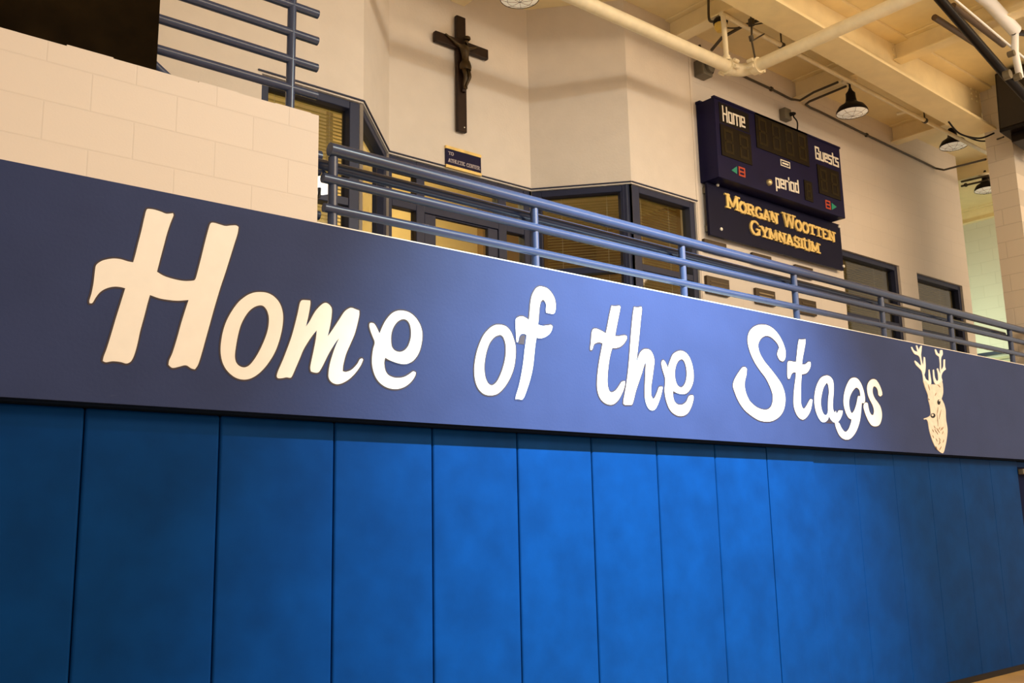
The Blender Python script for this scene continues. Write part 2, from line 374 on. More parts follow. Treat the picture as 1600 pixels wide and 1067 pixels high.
blind((5.95, YB), (11.6, YB), W1[0]-5.87, W1[1]-6.03, ZF+0.15, 4.75, 0.22, 'tan slatted blind in the window right below the scoreboard corner')
window(6, (5.95, YB), (11.6, YB), W2[0]-5.95, W2[1]-5.95, ZF+0.05, 4.74, mids=(4.01,), set_back=-0.06)
blind((5.95, YB), (11.6, YB), W2[0]-5.87, W2[1]-6.03, ZF+0.15, 4.73, 0.22, 'tan slatted blind in the last window before the stair opening')
# louvred blind on the stair wall
o = thing('louvre_panel', (14.09, 2.55, 3.2), 'pale green louvred panel low on the stair wall behind the railing end', 'louvre')
mb = MB()
for i in range(13): mb.obox((14.08, 2.5, 3.3+i*0.07), (0,1,0), (0.7,0,0.7), (0.7,0,-0.7), 1.3, 0.06, 0.006)
mb.build('slats', mat('pale_green_slat', (0.62, 0.62, 0.42, 1), 0.5), o)
mb = MB(); mb.box(14.05, 14.12, 1.82, 1.87, 3.2, 4.25); mb.box(14.05, 14.12, 3.13, 3.18, 3.2, 4.25); mb.box(14.05, 14.12, 1.87, 3.13, 4.2, 4.25)
mb.build('frame', m_frame, o)

for k, (q, dx, dy) in enumerate(((A1, -0.035, 0.10), (A4, 0.03, 0.10))):
    struct(MB().tube([(q[0]+dx, q[1]+dy, ZF+0.05), (q[0]+dx, q[1]+dy, ZH)], 0.075, 8).build('trim_%d' % (5+k), m_frame))
# ---------------------------------------------------------------- balcony doors
o = bpy.data.objects.new('door_1', None); COL.objects.link(o); o.location = (3.63, YD, ZF); o['_o'] = Vector((3.63, YD, ZF)); o['kind'] = 'structure'
mb = MB(); y0, y1 = YD+0.02, YD+0.11
for (a, b) in ((2.86, 2.905), (3.145, 3.23), (4.03, 4.125), (4.335, 4.41)): mb.box(a, b, y0, y1, ZF, ZH)
mb.box(2.905, 4.335, y0+.004, y1-.004, 4.66, ZH-.001); mb.box(2.905, 4.335, y0+.004, y1-.004, 4.35, 4.46)
for (a, b) in ((2.905, 3.145), (4.125, 4.335)): mb.box(a, b, y0, y1, ZF, ZF+0.2)
mb.build('frame', m_frame, o, bevel=0.004, seg=1)
for (a, b, c, d) in ((2.905, 3.145, ZF+0.2, 4.35), (4.125, 4.335, ZF+0.2, 4.35), (2.905, 3.145, 4.46, 4.66), (3.23, 4.03, 4.46, 4.66), (4.125, 4.335, 4.46, 4.66)):
    MB().box(a, b, YD+0.06, YD+0.066, c, d).build('pane', m_glass, o)
leaf = MB().box(3.235, 3.35, YD+0.03, YD+0.075, ZF+0.01, 4.345).box(3.915, 4.025, YD+0.03, YD+0.075, ZF+0.01, 4.345).box(3.35, 3.915, YD+0.03, YD+0.075, 4.335, 4.345).box(3.35, 3.915, YD+0.03, YD+0.075, ZF+0.01, ZF+0.25).build('leaf', m_frame, o, bevel=0.003, seg=1)
g = MB().box(3.35, 3.915, YD+0.05, YD+0.056, ZF+0.25, 4.335).build('pane', m_glass, leaf); g.location = (0, 0, 0)
h = MB().tube([(3.9, YD+0.03, 3.55), (3.9, YD-0.03, 3.55), (3.9, YD-0.03, 3.95), (3.9, YD+0.03, 3.95)], 0.012, 10).build('handle', m_grey, leaf, smooth=True)
c = thing('cabinet', (4.8, 3.85, ZF), 'low dark shelf unit seen through the balcony door glass', 'cabinet')
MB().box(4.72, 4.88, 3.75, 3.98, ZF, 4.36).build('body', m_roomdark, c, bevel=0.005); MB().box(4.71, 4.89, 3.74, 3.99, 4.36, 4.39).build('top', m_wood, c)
# white dome shade behind the left window
q = at(499, 298, Y=1.36)
o = thing('lamp_shade', (q.x, q.y, q.z), 'lit white rounded lamp shade at the left window above its crossbar', 'lamp shade')
MB().lathe(q, [(0.085, 0), (0.083, 0.03), (0.068, 0.065), (0.038, 0.092), (0.0, 0.10)]).build('shade', m_lit, o, smooth=True)
MB().tube([(q.x, q.y, q.z+.02), (q.x, q.y, q.z-.04), (q.x, 1.46, q.z-.04), (q.x, 1.475, 4.02)], 0.012, 10).build('arm', m_black, o, smooth=True)

# ---------------------------------------------------------------- steel above
def ibeam(name, label, p0, p1, ztop, depth, fw, m=m_steel_paint, tf=0.02, tw=0.014, group=None, rise=0.0):
    p0 = Vector((*p0, 0)); p1 = Vector((*p1, 0)); u = (p1-p0).normalized(); n = Vector((u.y, -u.x, 0)); L = (p1-p0).length
    o = thing(name, ((p0.x+p1.x)/2, (p0.y+p1.y)/2, ztop-depth), label, 'beam', group)
    def bar(pn, hw, za, zb):
        mb = MB(); vs = [p0+u*a+n*b+Vector((0,0,c)) for a in (0, L) for b in (-hw, hw) for c in (za, zb)]
        if rise: vs = [v+Vector((0,0,rise*(1-(v-p0).dot(u)/L))) if v.z < ztop-0.05 else v for v in vs]
        mb.add(vs, [(0,1,3,2),(4,6,7,5),(0,4,5,1),(2,3,7,6),(0,2,6,4),(1,5,7,3)]); return mb.build(pn, m, o, bevel=0.003, seg=1)
    bar('bottom_flange', fw/2, ztop-depth, ztop-depth+tf); bar('web', tw/2, ztop-depth+tf, ztop-tf); bar('top_flange', fw/2, ztop-tf, ztop)
    return o
gd = ibeam('steel_girder', 'large cream painted steel girder running along the ceiling to the block pier', (-3.0, 0.305), (9.75, 0.305), ZC, 0.53, 0.31, tf=0.03, tw=0.02, rise=0.36)
for X in (5.75, 7.87, 9.6):
    for dz in (0.08, 0.14, 0.20):
        for dx in (-0.06, 0.06):
            MB().lathe((X+dx, 0.295, 6.36+dz), [(0.013, 0), (0.013, 0.012), (0, 0.013)], 8, (0, -1, 0)).build('bolt', m_steel_paint, gd)
BX = (3.58, 5.68, 7.83, 9.93, 12.03, 14.13)
where = ('over the crucifix recess', 'beside the amber ceiling light', 'above the scoreboard carrying the dome lamp',
         'between the scoreboard and the block pier', 'crossing the stair opening', 'on top of the stair wall, farthest back')
for X, wh in zip(BX, where):
    yb = YD if X == 3.58 else YB+0.03
    if X > 11: yb = 5.9
    ibeam('steel_beam', 'cream steel cross beam '+wh, (X, 0.32 if X < 9 or X > 12 else 0.32), (X, yb-0.003), ZC, 0.23, 0.15, tf=0.018)
for X, wh in ((7.87, 'bolted to the gym side of the girder'), (9.97, 'behind the hoop frame in the upper right corner'), (5.75, 'on the gym side left of the hoop frame')):
    ibeam('steel_beam', 'cream steel joist '+wh, (X, -4.0), (X, 0.29), ZC, 0.23, 0.15, tf=0.018)
ibeam('steel_girder', 'cream steel girder farthest out over the gym at the upper right corner', (2.0, -1.05), (13.0, -1.05), ZC, 0.12, 0.12, tf=0.02)

# ---------------------------------------------------------------- wall pads
pad_where = ['at the left edge of the picture under the plain blue band', 'under the left half of the capital letter H', 'under the right foot of the capital H and first o',
  'under the letters m and e of Home', 'under the e of Home and the gap after it', 'under the word of', 'under the gap between of and the',
  'under the letters t and h', 'under the letter e of the word the', 'under the gap before Stags', 'under the start of the capital S', 'under the letters t and a of Stags',
  'under the last letters g and s', 'just left of below the stag head', 'right below the stag head', 'beside the dark doorway at the right end']
for k, i in enumerate(range(-1, 15)):
    gp = 0.0025 if i < 9 else 0.0008
    x0, x1 = i*0.61+gp, (i+1)*0.61-gp
    yf = 0.10 if i < 9 else 0.108
    o = MB().box(x0, x1, yf, 0.155, FL+0.06, BB-0.012).build('wall_pad', m_pad, None, smooth=False, bevel=0.012 if i < 8 else 0.004, seg=3)
    tag(o, 'blue vinyl wall pad '+pad_where[k], 'wall pad', 'blue wall pads in a row')
struct(MB().box(-1.6, 9.15, 0.135, 0.155, FL, FL+0.06).build('baseboard_front', m_black))
d = bpy.data.objects.new('door_2', None); COL.objects.link(d); d.location = (9.7, 0.15, FL); d['_o'] = Vector((9.7, 0.15, FL)); d['kind'] = 'structure'
MB().box(9.165, 10.4, 0.13, 0.153, FL+0.005, 2.23).build('leaf', m_door, d)
MB().box(9.153, 10.4, 0.12, 0.15, 2.23, 2.28).build('frame', m_pad, d)
MB().box(9.2, 9.5, 0.07, 0.128, 2.155, 2.21).build('closer', m_grey, d, bevel=0.008)

# ---------------------------------------------------------------- painted lettering
def smooth_poly(pts, n=4):
    """closed Catmull-Rom that keeps sharp corners"""
    P = [Vector(p) for p in pts]; N = len(P); sharp = []
    for i in range(N):
        a = P[i]-P[i-1]; b = P[(i+1) % N]-P[i]
        sharp.append(a.length > 0 and b.length > 0 and a.angle(b) > math.radians(62))
    out = []
    for i in range(N):
        p0, p1, p2, p3 = P[i-1], P[i], P[(i+1) % N], P[(i+2) % N]
        d = (p2-p1).length
        t1 = (p2-p1)*0.5 if sharp[i] else (p2-p0)*0.5
        t2 = (p2-p1)*0.5 if sharp[(i+1) % N] else (p3-p1)*0.5
        if t1.length > d: t1 = t1.normalized()*d
        if t2.length > d: t2 = t2.normalized()*d
        for k in range(n):
            t = k/n; h1 = 2*t**3-3*t*t+1; h2 = t**3-2*t*t+t; h3 = -2*t**3+3*t*t; h4 = t**3-t*t
            out.append(p1*h1+t1*h2+p2*h3+t2*h4)
    return out
def area(P): return 0.5*sum(P[i-1].x*P[i].y-P[i].x*P[i-1].y for i in range(len(P)))
def offset_poly(P, d):
    out = []; N = len(P)
    for i in range(N):
        t = P[(i+1) % N]-P[i-1]
        if t.length < 1e-9: out.append(P[i]); continue
        t.normalize(); out.append(P[i]+Vector((t.y, -t.x))*d)
    return out
def shape_mesh(loops, y_front, y_back):
    """filled 2-D loops (x,z) as a thin solid"""
    cu = bpy.data.curves.new('tmp', 'CURVE'); cu.dimensions = '2D'; cu.fill_mode = 'BOTH'; cu.extrude = (y_back-y_front)/2
    for L in loops:
        sp = cu.splines.new('POLY'); sp.points.add(len(L)-1)
        for p, q in zip(sp.points, L): p.co = (q.x, q.y, 0, 1)
        sp.use_cyclic_u = True
    ob = bpy.data.objects.new('tmp', cu); COL.objects.link(ob)
    me = bpy.data.meshes.new_from_object(ob.evaluated_get(bpy.context.evaluated_depsgraph_get()))
    vs = [(v.co.x, (y_front+y_back)/2+v.co.z, v.co.y) for v in me.vertices]; fs = [tuple(p.vertices) for p in me.polygons]
    bpy.data.objects.remove(ob); bpy.data.curves.remove(cu); bpy.data.meshes.remove(me)
    mb = MB(); mb.add(vs, fs); return mb
def trace(crop, loops, y=0.0):
    ox, oy, sc = crop; out = []
    for L in loops:
        q = [at(ox+a/sc, oy+b/sc, Y=y) for a, b in L]
        out.append(smooth_poly([Vector((p.x, p.z)) for p in q]))
    res = []
    for k, P in enumerate(out):
        ccw = area(P) > 0
        if ccw != (k == 0): P = P[::-1]
        res.append(P)
    return res
K1 = (120, 310, 3.5567); K2 = (330, 440, 4.5714); K3 = (720, 430, 4.1026); K4 = (1130, 490, 5.0815); K5 = (1400, 520, 5.3333)
LET = [
('capital H with a curling crossbar that opens the word Home', K1, [[(388,62),(410,60),(440,66),(470,76),(497,86),(533,83),(536,95),(520,135),(500,195),(480,270),(460,345),(444,408),(480,430),(530,447),(590,459),(640,458),(657,450),(672,400),(690,330),(712,240),(735,155),(745,137),(765,137),(795,146),(825,154),(855,151),(885,151),(897,160),(892,195),(875,250),(850,330),(825,410),(795,500),(765,600),(740,690),(715,780),(690,870),(672,925),(655,950),(635,945),(612,930),(595,928),(565,936),(530,942),(508,925),(512,900),(530,860),(555,780),(580,690),(605,610),(620,565),(560,569),(510,565),(455,555),(405,537),(390,590),(372,660),(350,740),(335,810),(318,870),(300,905),(275,918),(245,910),(200,905),(160,911),(143,903),(148,880),(165,835),(190,755),(215,670),(240,590),(268,500),(240,493),(205,491),(165,500),(130,520),(105,550),(85,582),(70,583),(68,570),(80,530),(92,470),(103,380),(115,362),(145,345),(195,335),(240,338),(280,350),(312,356),(325,310),(340,250),(358,180),(375,105)]]),
('large slanted o next to the capital H', K2, [[(345,75),(400,82),(450,110),(490,160),(510,230),(508,310),(490,400),(455,500),(400,590),(340,655),(280,692),(225,700),(170,685),(115,640),(78,575),(65,490),(75,390),(100,300),(140,220),(195,145),(255,98),(300,80)],[(350,170),(375,178),(398,210),(410,260),(405,330),(385,400),(350,480),(310,550),(270,598),(235,613),(200,603),(175,575),(167,530),(175,460),(190,380),(210,310),(240,250),(275,205),(315,178)]]),
('three-stroke m in the middle of Home', K2, [[(655,132),(705,135),(706,160),(695,230),(675,322),(700,285),(740,215),(780,170),(810,152),(835,160),(858,190),(858,240),(848,310),(830,392),(860,350),(910,275),(950,215),(985,190),(1005,188),(1030,198),(1055,207),(1055,240),(1040,310),(1020,380),(990,450),(960,520),(940,600),(937,640),(960,645),(1000,630),(1040,590),(1060,555),(1075,548),(1083,558),(1065,600),(1030,650),(985,695),(935,725),(895,733),(860,720),(838,690),(836,650),(845,590),(865,520),(890,450),(912,405),(890,430),(840,510),(800,590),(775,635),(760,650),(735,650),(710,642),(705,615),(715,560),(730,490),(745,410),(752,348),(725,380),(690,430),(655,490),(630,550),(600,620),(578,670),(565,687),(535,684),(505,690),(475,690),(466,675),(475,640),(510,560),(545,470),(570,400),(590,330),(615,230),(630,160),(640,138)]]),
('looped e that ends the word Home', K2, [[(1140,295),(1160,300),(1175,320),(1190,350),(1200,372),(1215,335),(1240,285),(1275,240),(1310,215),(1355,207),(1410,220),(1455,255),(1490,310),(1505,370),(1500,440),(1480,510),(1445,560),(1405,585),(1370,590),(1330,583),(1280,565),(1240,543),(1233,580),(1240,630),(1260,665),(1300,685),(1340,688),(1380,680),(1415,660),(1440,642),(1458,648),(1455,670),(1430,710),(1390,745),(1340,765),(1290,766),(1240,750),(1195,715),(1165,665),(1148,600),(1147,540),(1155,480),(1166,435),(1150,390),(1135,350),(1128,320),(1130,300)],[(1375,268),(1400,280),(1418,310),(1426,360),(1422,410),(1405,460),(1380,490),(1345,503),(1310,493),(1288,465),(1282,420),(1285,370),(1300,325),(1325,290),(1350,273)]]),
('slanted o of the short word of', K3, [[(245,318),(285,328),(315,358),(335,405),(348,460),(347,530),(335,600),(310,665),(275,720),(235,758),(190,770),(145,760),(110,725),(90,670),(85,600),(95,520),(115,450),(145,385),(185,340),(215,322)],[(255,383),(272,400),(285,440),(287,500),(278,560),(260,620),(235,675),(210,702),(190,706),(170,690),(155,655),(148,600),(152,540),(165,480),(185,430),(215,395),(240,384)]]),
('tall hooked f in the middle of the wall', K3, [[(510,73),(550,85),(580,115),(600,155),(606,200),(602,235),(590,248),(570,246),(545,240),(543,220),(545,190),(535,165),(523,155),(510,170),(502,205),(497,260),(493,317),(520,325),(550,323),(575,320),(585,328),(582,350),(565,378),(535,398),(505,405),(483,400),(475,450),(468,520),(460,590),(445,660),(425,725),(405,780),(390,798),(370,795),(347,795),(352,770),(370,710),(385,640),(398,560),(408,470),(420,385),(405,376),(385,378),(372,395),(367,420),(362,430),(355,428),(353,400),(350,350),(348,300),(352,280),(370,268),(395,265),(420,278),(435,288),(440,240),(445,180),(455,130),(475,92),(492,77)]]),
('crossed t that starts the word the', K3, [[(965,197),(985,200),(1015,197),(1020,205),(1010,260),(998,320),(985,390),(1010,392),(1045,386),(1060,390),(1062,405),(1045,435),(1020,457),(990,466),(968,465),(955,510),(945,570),(938,640),(938,700),(948,740),(965,752),(990,740),(1010,715),(1030,685),(1050,680),(1048,705),(1040,735),(1022,775),(1000,808),(970,828),(935,825),(900,800),(880,760),(872,710),(875,640),(885,560),(900,480),(908,437),(890,430),(868,432),(850,445),(840,475),(830,480),(829,465),(833,430),(838,370),(848,347),(870,345),(900,358),(928,375),(938,330),(950,265)]]),
('tall straight h in the word the', K3, [[(1110,205),(1130,208),(1155,203),(1158,220),(1150,290),(1142,380),(1132,470),(1122,570),(1135,530),(1150,495),(1175,475),(1205,478),(1225,500),(1238,545),(1233,600),(1225,660),(1217,720),(1218,770),(1230,795),(1242,785),(1258,750),(1270,718),(1290,715),(1290,730),(1275,790),(1258,835),(1240,862),(1215,865),(1195,845),(1180,800),(1178,740),(1180,670),(1183,600),(1185,560),(1175,570),(1160,620),(1140,680),(1120,740),(1105,800),(1095,828),(1080,830),(1050,830),(1040,822),(1042,800),(1055,730),(1068,640),(1078,540),(1085,440),(1093,340),(1102,250)]]),
('looped e that ends the word the', K3, [[(1300,547),(1312,565),(1325,595),(1340,550),(1358,510),(1385,490),(1410,485),(1440,498),(1465,530),(1482,580),(1490,640),(1485,690),(1465,735),(1440,758),(1412,762),(1385,755),(1358,740),(1358,775),(1368,810),(1390,830),(1420,830),(1445,810),(1462,775),(1485,770),(1490,785),(1478,835),(1455,880),(1425,900),(1390,900),(1355,880),(1330,845),(1312,790),(1305,740),(1308,700),(1308,660),(1298,625),(1288,590),(1285,565),(1290,548)],[(1412,537),(1430,550),(1443,590),(1447,640),(1440,685),(1425,712),(1408,720),(1388,708),(1374,675),(1369,630),(1375,585),(1390,552)]]),
('large sweeping capital S of Stags', K4, [[(300,88),(350,95),(400,125),(445,180),(475,240),(492,300),(490,350),(480,372),(465,377),(445,365),(428,330),(432,300),(443,272),(430,240),(405,210),(375,185),(340,175),(305,190),(280,225),(275,265),(290,320),(325,380),(370,435),(420,500),(460,560),(485,630),(490,700),(475,770),(440,820),(390,850),(340,857),(280,845),(215,805),(160,755),(115,685),(85,610),(76,570),(90,520),(120,470),(150,430),(170,425),(185,440),(180,490),(170,530),(168,580),(178,630),(205,690),(250,735),(300,760),(350,762),(380,735),(392,690),(390,640),(370,580),(335,510),(290,450),(245,380),(210,300),(192,220),(200,160),(225,120),(260,97)]]),
('narrow crossed t after the capital S', K4, [[(600,205),(622,208),(650,203),(650,230),(638,300),(628,352),(622,405),(650,403),(675,383),(690,385),(692,410),(680,445),(660,470),(640,478),(620,480),(615,560),(613,640),(615,710),(625,745),(640,755),(658,735),(680,695),(690,680),(705,683),(703,710),(690,770),(665,815),(635,840),(605,830),(578,795),(560,740),(557,680),(562,600),(572,520),(577,470),(560,465),(540,478),(525,515),(512,515),(508,490),(508,420),(512,385),(525,377),(550,382),(577,385),(583,330),(590,260)]]),
('narrow a in the middle of Stags', K4, [[(815,492),(845,500),(868,530),(875,580),(873,640),(868,700),(868,745),(875,775),(885,790),(890,772),(900,795),(915,770),(920,768),(945,770),(942,800),(925,840),(905,862),(880,865),(855,845),(838,815),(825,845),(800,862),(775,855),(748,815),(730,760),(722,690),(728,620),(745,560),(775,510)],[(820,547),(832,570),(838,620),(832,680),(830,740),(830,775),(822,800),(805,805),(788,785),(775,740),(773,690),(780,640),(795,585)]]),
('low hanging g near the end of Stags', K4, [[(1035,508),(1065,518),(1092,555),(1112,610),(1122,660),(1122,700),(1110,712),(1098,705),(1095,740),(1090,800),(1080,860),(1060,920),(1030,970),(995,998),(955,995),(920,965),(895,910),(885,868),(905,862),(920,872),(935,905),(958,935),(975,938),(995,915),(1012,870),(1018,840),(995,828),(975,795),(958,740),(953,690),(960,630),(978,570),(1005,522)],[(1060,588),(1080,610),(1088,655),(1070,655),(1065,670),(1055,720),(1040,765),(1022,790),(1010,780),(1000,745),(997,700),(1005,655),(1025,615),(1045,592)]]),
('small s that ends the word Stags', K4, [[(1190,520),(1215,530),(1240,570),(1258,620),(1260,645),(1245,657),(1230,645),(1225,610),(1212,585),(1195,577),(1185,595),(1185,630),(1200,670),(1225,705),(1248,745),(1258,800),(1252,850),(1235,885),(1205,895),(1175,885),(1150,850),(1130,805),(1113,750),(1115,720),(1130,705),(1145,712),(1150,740),(1160,780),(1175,803),(1190,802),(1195,770),(1185,730),(1165,690),(1148,650),(1140,600),(1145,560),(1165,530)]]),
]
for desc, crop, loops in LET:
    L = trace(crop, loops); c = sum((p for p in L[0]), Vector((0, 0)))/len(L[0])
    o = thing('letter', (c.x, 0.0, min(p.y for p in L[0])), 'white painted letter, '+desc, 'letter', 'white letters of the wall slogan')
    shape_mesh(L, -0.0035, -0.0015).build('face', m_letter, o)
    shape_mesh([offset_poly(P, 0.008) for P in L], -0.0015, -0.0002).build('outline', m_outline, o)['label'] = 'dark thin outline'

# stag head
L = trace(K5, [[(262,425),(300,430),(350,425),(375,392),(385,430),(388,500),(375,550),(395,590),(408,640),(412,720),(424,800),(420,870),(405,950),(390,1000),(370,998),(330,960),(300,900),(275,820),(262,745),(250,722),(230,724),(228,714),(262,702),(285,680),(280,620),(265,555),(262,520),(240,460),(222,402),(240,402)]])
c = at(1465, 705, Y=0)
stag = thing('stag_emblem', (c.x, 0, c.z), 'cream painted stag head with antlers at the right end of the blue band', 'emblem')
hd = shape_mesh(L, -0.006, -0.0002).build('head', m_stag, stag)
AL = [(225,405),(218,350),(210,320),(195,300),(165,270),(150,240),(155,230),(172,245),(200,272),(205,265),(195,210),(180,190),(150,175),(130,145),(122,120),(130,118),(145,145),(175,160),(162,105),(172,105),(185,145),(200,110),(212,108),(208,150),(205,190),(215,250),(222,270),(228,200),(238,205),(243,270),(240,320),(232,350),(245,385),(270,402),(268,310),(275,305),(285,370),(290,412),(285,430),(255,428)]
AR = [(335,432),(315,415),(306,370),(303,310),(312,305),(320,370),(335,402),(348,392),(345,340),(335,300),(345,295),(358,330),(366,345),(362,300),(362,260),(355,200),(330,180),(318,140),(328,138),(345,170),(360,175),(365,145),(383,145),(385,180),(372,210),(372,270),(372,308),(380,300),(390,280),(393,225),(405,222),(405,280),(412,305),(395,318),(380,340),(375,370),(382,400),(370,430)]
for A in (AL, AR): shape_mesh(trace(K5, [A]), -0.0055, -0.0002).build('antler', m_letter, stag)
def blob(cx, cy, rx, ry, yf, nm, m, par):
    P = [at(K5[0]+(cx+rx*math.cos(t*0.524))/K5[2], K5[1]+(cy+ry*math.sin(t*0.524))/K5[2], Y=0) for t in range(12)]
    return shape_mesh([[Vector((p.x, p.z)) for p in P]], yf, -0.005).build(nm, m, par)
blob(351, 578, 13, 22, -0.008, 'eye', m_black, stag); blob(354, 566, 4, 6, -0.009, 'eye_glint', m_letter, stag)
blob(302, 690, 20, 20, -0.008, 'nose', m_black, stag); blob(297, 686, 9, 9, -0.009, 'nostril_ring', m_stag, stag)
random.seed(5)
strokes = [((262,432),(275,480)),((340,432),(365,455)),((330,500),(318,525)),((345,620),(335,680)),((335,680),(345,780)),((370,640),(352,720)),((262,548),(276,560))]
for i in range(26):
    x = random.uniform(295, 400); y = random.uniform(760, 960)
    if abs(x-350) < (1000-y)*0.35+8: strokes.append(((x, y), (x+(12 if x < 355 else -12), y+26)))
for (a, b) in strokes:
    p = at(K5[0]+a[0]/K5[2], K5[1]+a[1]/K5[2], Y=0); q = at(K5[0]+b[0]/K5[2], K5[1]+b[1]/K5[2], Y=0)
    p.y = q.y = -0.0065; MB().tube([p, (p+q)/2, q], [0.002, 0.005, 0.0015], 6).build('fur_stroke', m_stagdark, stag)

# ---------------------------------------------------------------- balcony railing
RX = (1.19, 2.62, 4.03, 5.41, 6.74, 8.02, 9.33)
r = thing('railing', (5.4, 0.1, BT+0.006), 'blue grey pipe railing along the top of the blue band', 'railing')
def rod(x0, x1, y, z0, z1, rad, nm, par, cap=True):
    L = 24; pts = [(x0+(x1-x0)*i/L, y, z0+(z1-z0)*i/L) for i in range(L+1)]
    rs = [rad]*(L+1)
    return MB().tube(pts, rs, 18).build(nm, m_rail, par, smooth=True)
rod(1.16, 9.72, 0.085, 3.742, 3.705, 0.037, 'top_rail', r)
rod(1.14, 9.45, 0.215, 3.700, 3.660, 0.030, 'handrail', r)
rod(1.12, 9.745, 0.085, 3.572, 3.572, 0.027, 'middle_rail', r)
rod(1.13, 9.745, 0.085, 3.410, 3.430, 0.025, 'bottom_rail', r)
for X in RX:
    p = MB().tube([(X, 0.10, BT+0.006), (X, 0.10, 3.705)], 0.026, 14).build('post', m_rail, r, smooth=True)
    MB().tube([(X, 0.10, 3.62), (X, 0.17, 3.625), (X, 0.21, 3.66)], 0.012, 8).build('bracket', m_rail, p, smooth=True)
    MB().lathe((X, 0.10, BT+0.006), [(0.045, 0), (0.045, 0.012), (0.03, 0.016)], 14).build('base_collar', m_rail, p, smooth=True)
# short return that goes back behind the block wall
r2 = thing('railing', (1.05, 0.32, BT), 'dark stub railing behind the right end of the white block wall', 'railing')
for z, rad in ((3.80, 0.037), (3.72, 0.03), (3.46, 0.026)):
    MB().tube([(0.6, 0.33, z), (1.235, 0.33, z-0.01)], rad, 14).build('rail', m_rail, r2, smooth=True)
MB().tube([(0.95, 0.33, ZF), (0.95, 0.33, 3.8)], 0.025, 12).build('post', m_rail, r2, smooth=True)
MB().tube([(1.14, 0.33, 3.46), (1.14, 0.33, ZF)], 0.014, 10).build('post', m_rail, r2, smooth=True)

# upper guard railing on the block wall
u = thing('guard_railing', (0.2, 0.12, 3.87), 'blue grey guard railing standing on the white block wall at upper left', 'railing')
for z, nm in ((4.695, 'top_rail'), (4.515, 'rail'), (4.357, 'rail'), (4.200, 'rail'), (4.040, 'bottom_rail')):
    MB().tube([(-1.55, 0.12, z), (1.095, 0.12, z)], 0.024, 16).build(nm, m_rail, u, smooth=True)
for X in (0.94, -0.6): MB().tube([(X, 0.12, 3.865), (X, 0.12, 4.70)], 0.024, 14).build('post', m_rail, u, smooth=True)
MB().tube([(0.10, 0.12, 4.04), (0.36, 0.12, 3.865)], 0.022, 12).build('brace', m_rail, u, smooth=True)

# black cloth hung over the guard railing
bm_ = MB(); nx, nz = 44, 30; xs = [-1.5+1.712*i/nx for i in range(nx+1)]; zs = [3.878+1.0*j/nz for j in range(nz+1)]
vs = []
for side in (0, 1):
    for z in zs:
        for x in xs:
            y = 0.062+0.010*math.sin(x*9+z*2)+0.006*math.sin(x*21-z*3); vs.append((x, y-0.004*(1-side), z))
N = (nx+1)*(nz+1); fs = []
for j in range(nz):
    for i in range(nx):
        a = j*(nx+1)+i; fs.append((a, a+1, a+nx+2, a+nx+1)); fs.append((N+a, N+a+nx+1, N+a+nx+2, N+a+1))
for i in range(nx): fs.append((i, N+i, N+i+1, i+1)); a = nz*(nx+1)+i; fs.append((a, a+1, N+a+1, N+a))
for j in range(nz): a = j*(nx+1); b = a+nx+1; fs.append((a, b, N+b, N+a)); a += nx; b += nx; fs.append((a, N+a, N+b, b))
tag(bm_.add(vs, fs).build('banner_cloth', m_cloth, smooth=True), 'black cloth hung over the guard railing in the upper left corner', 'cloth')

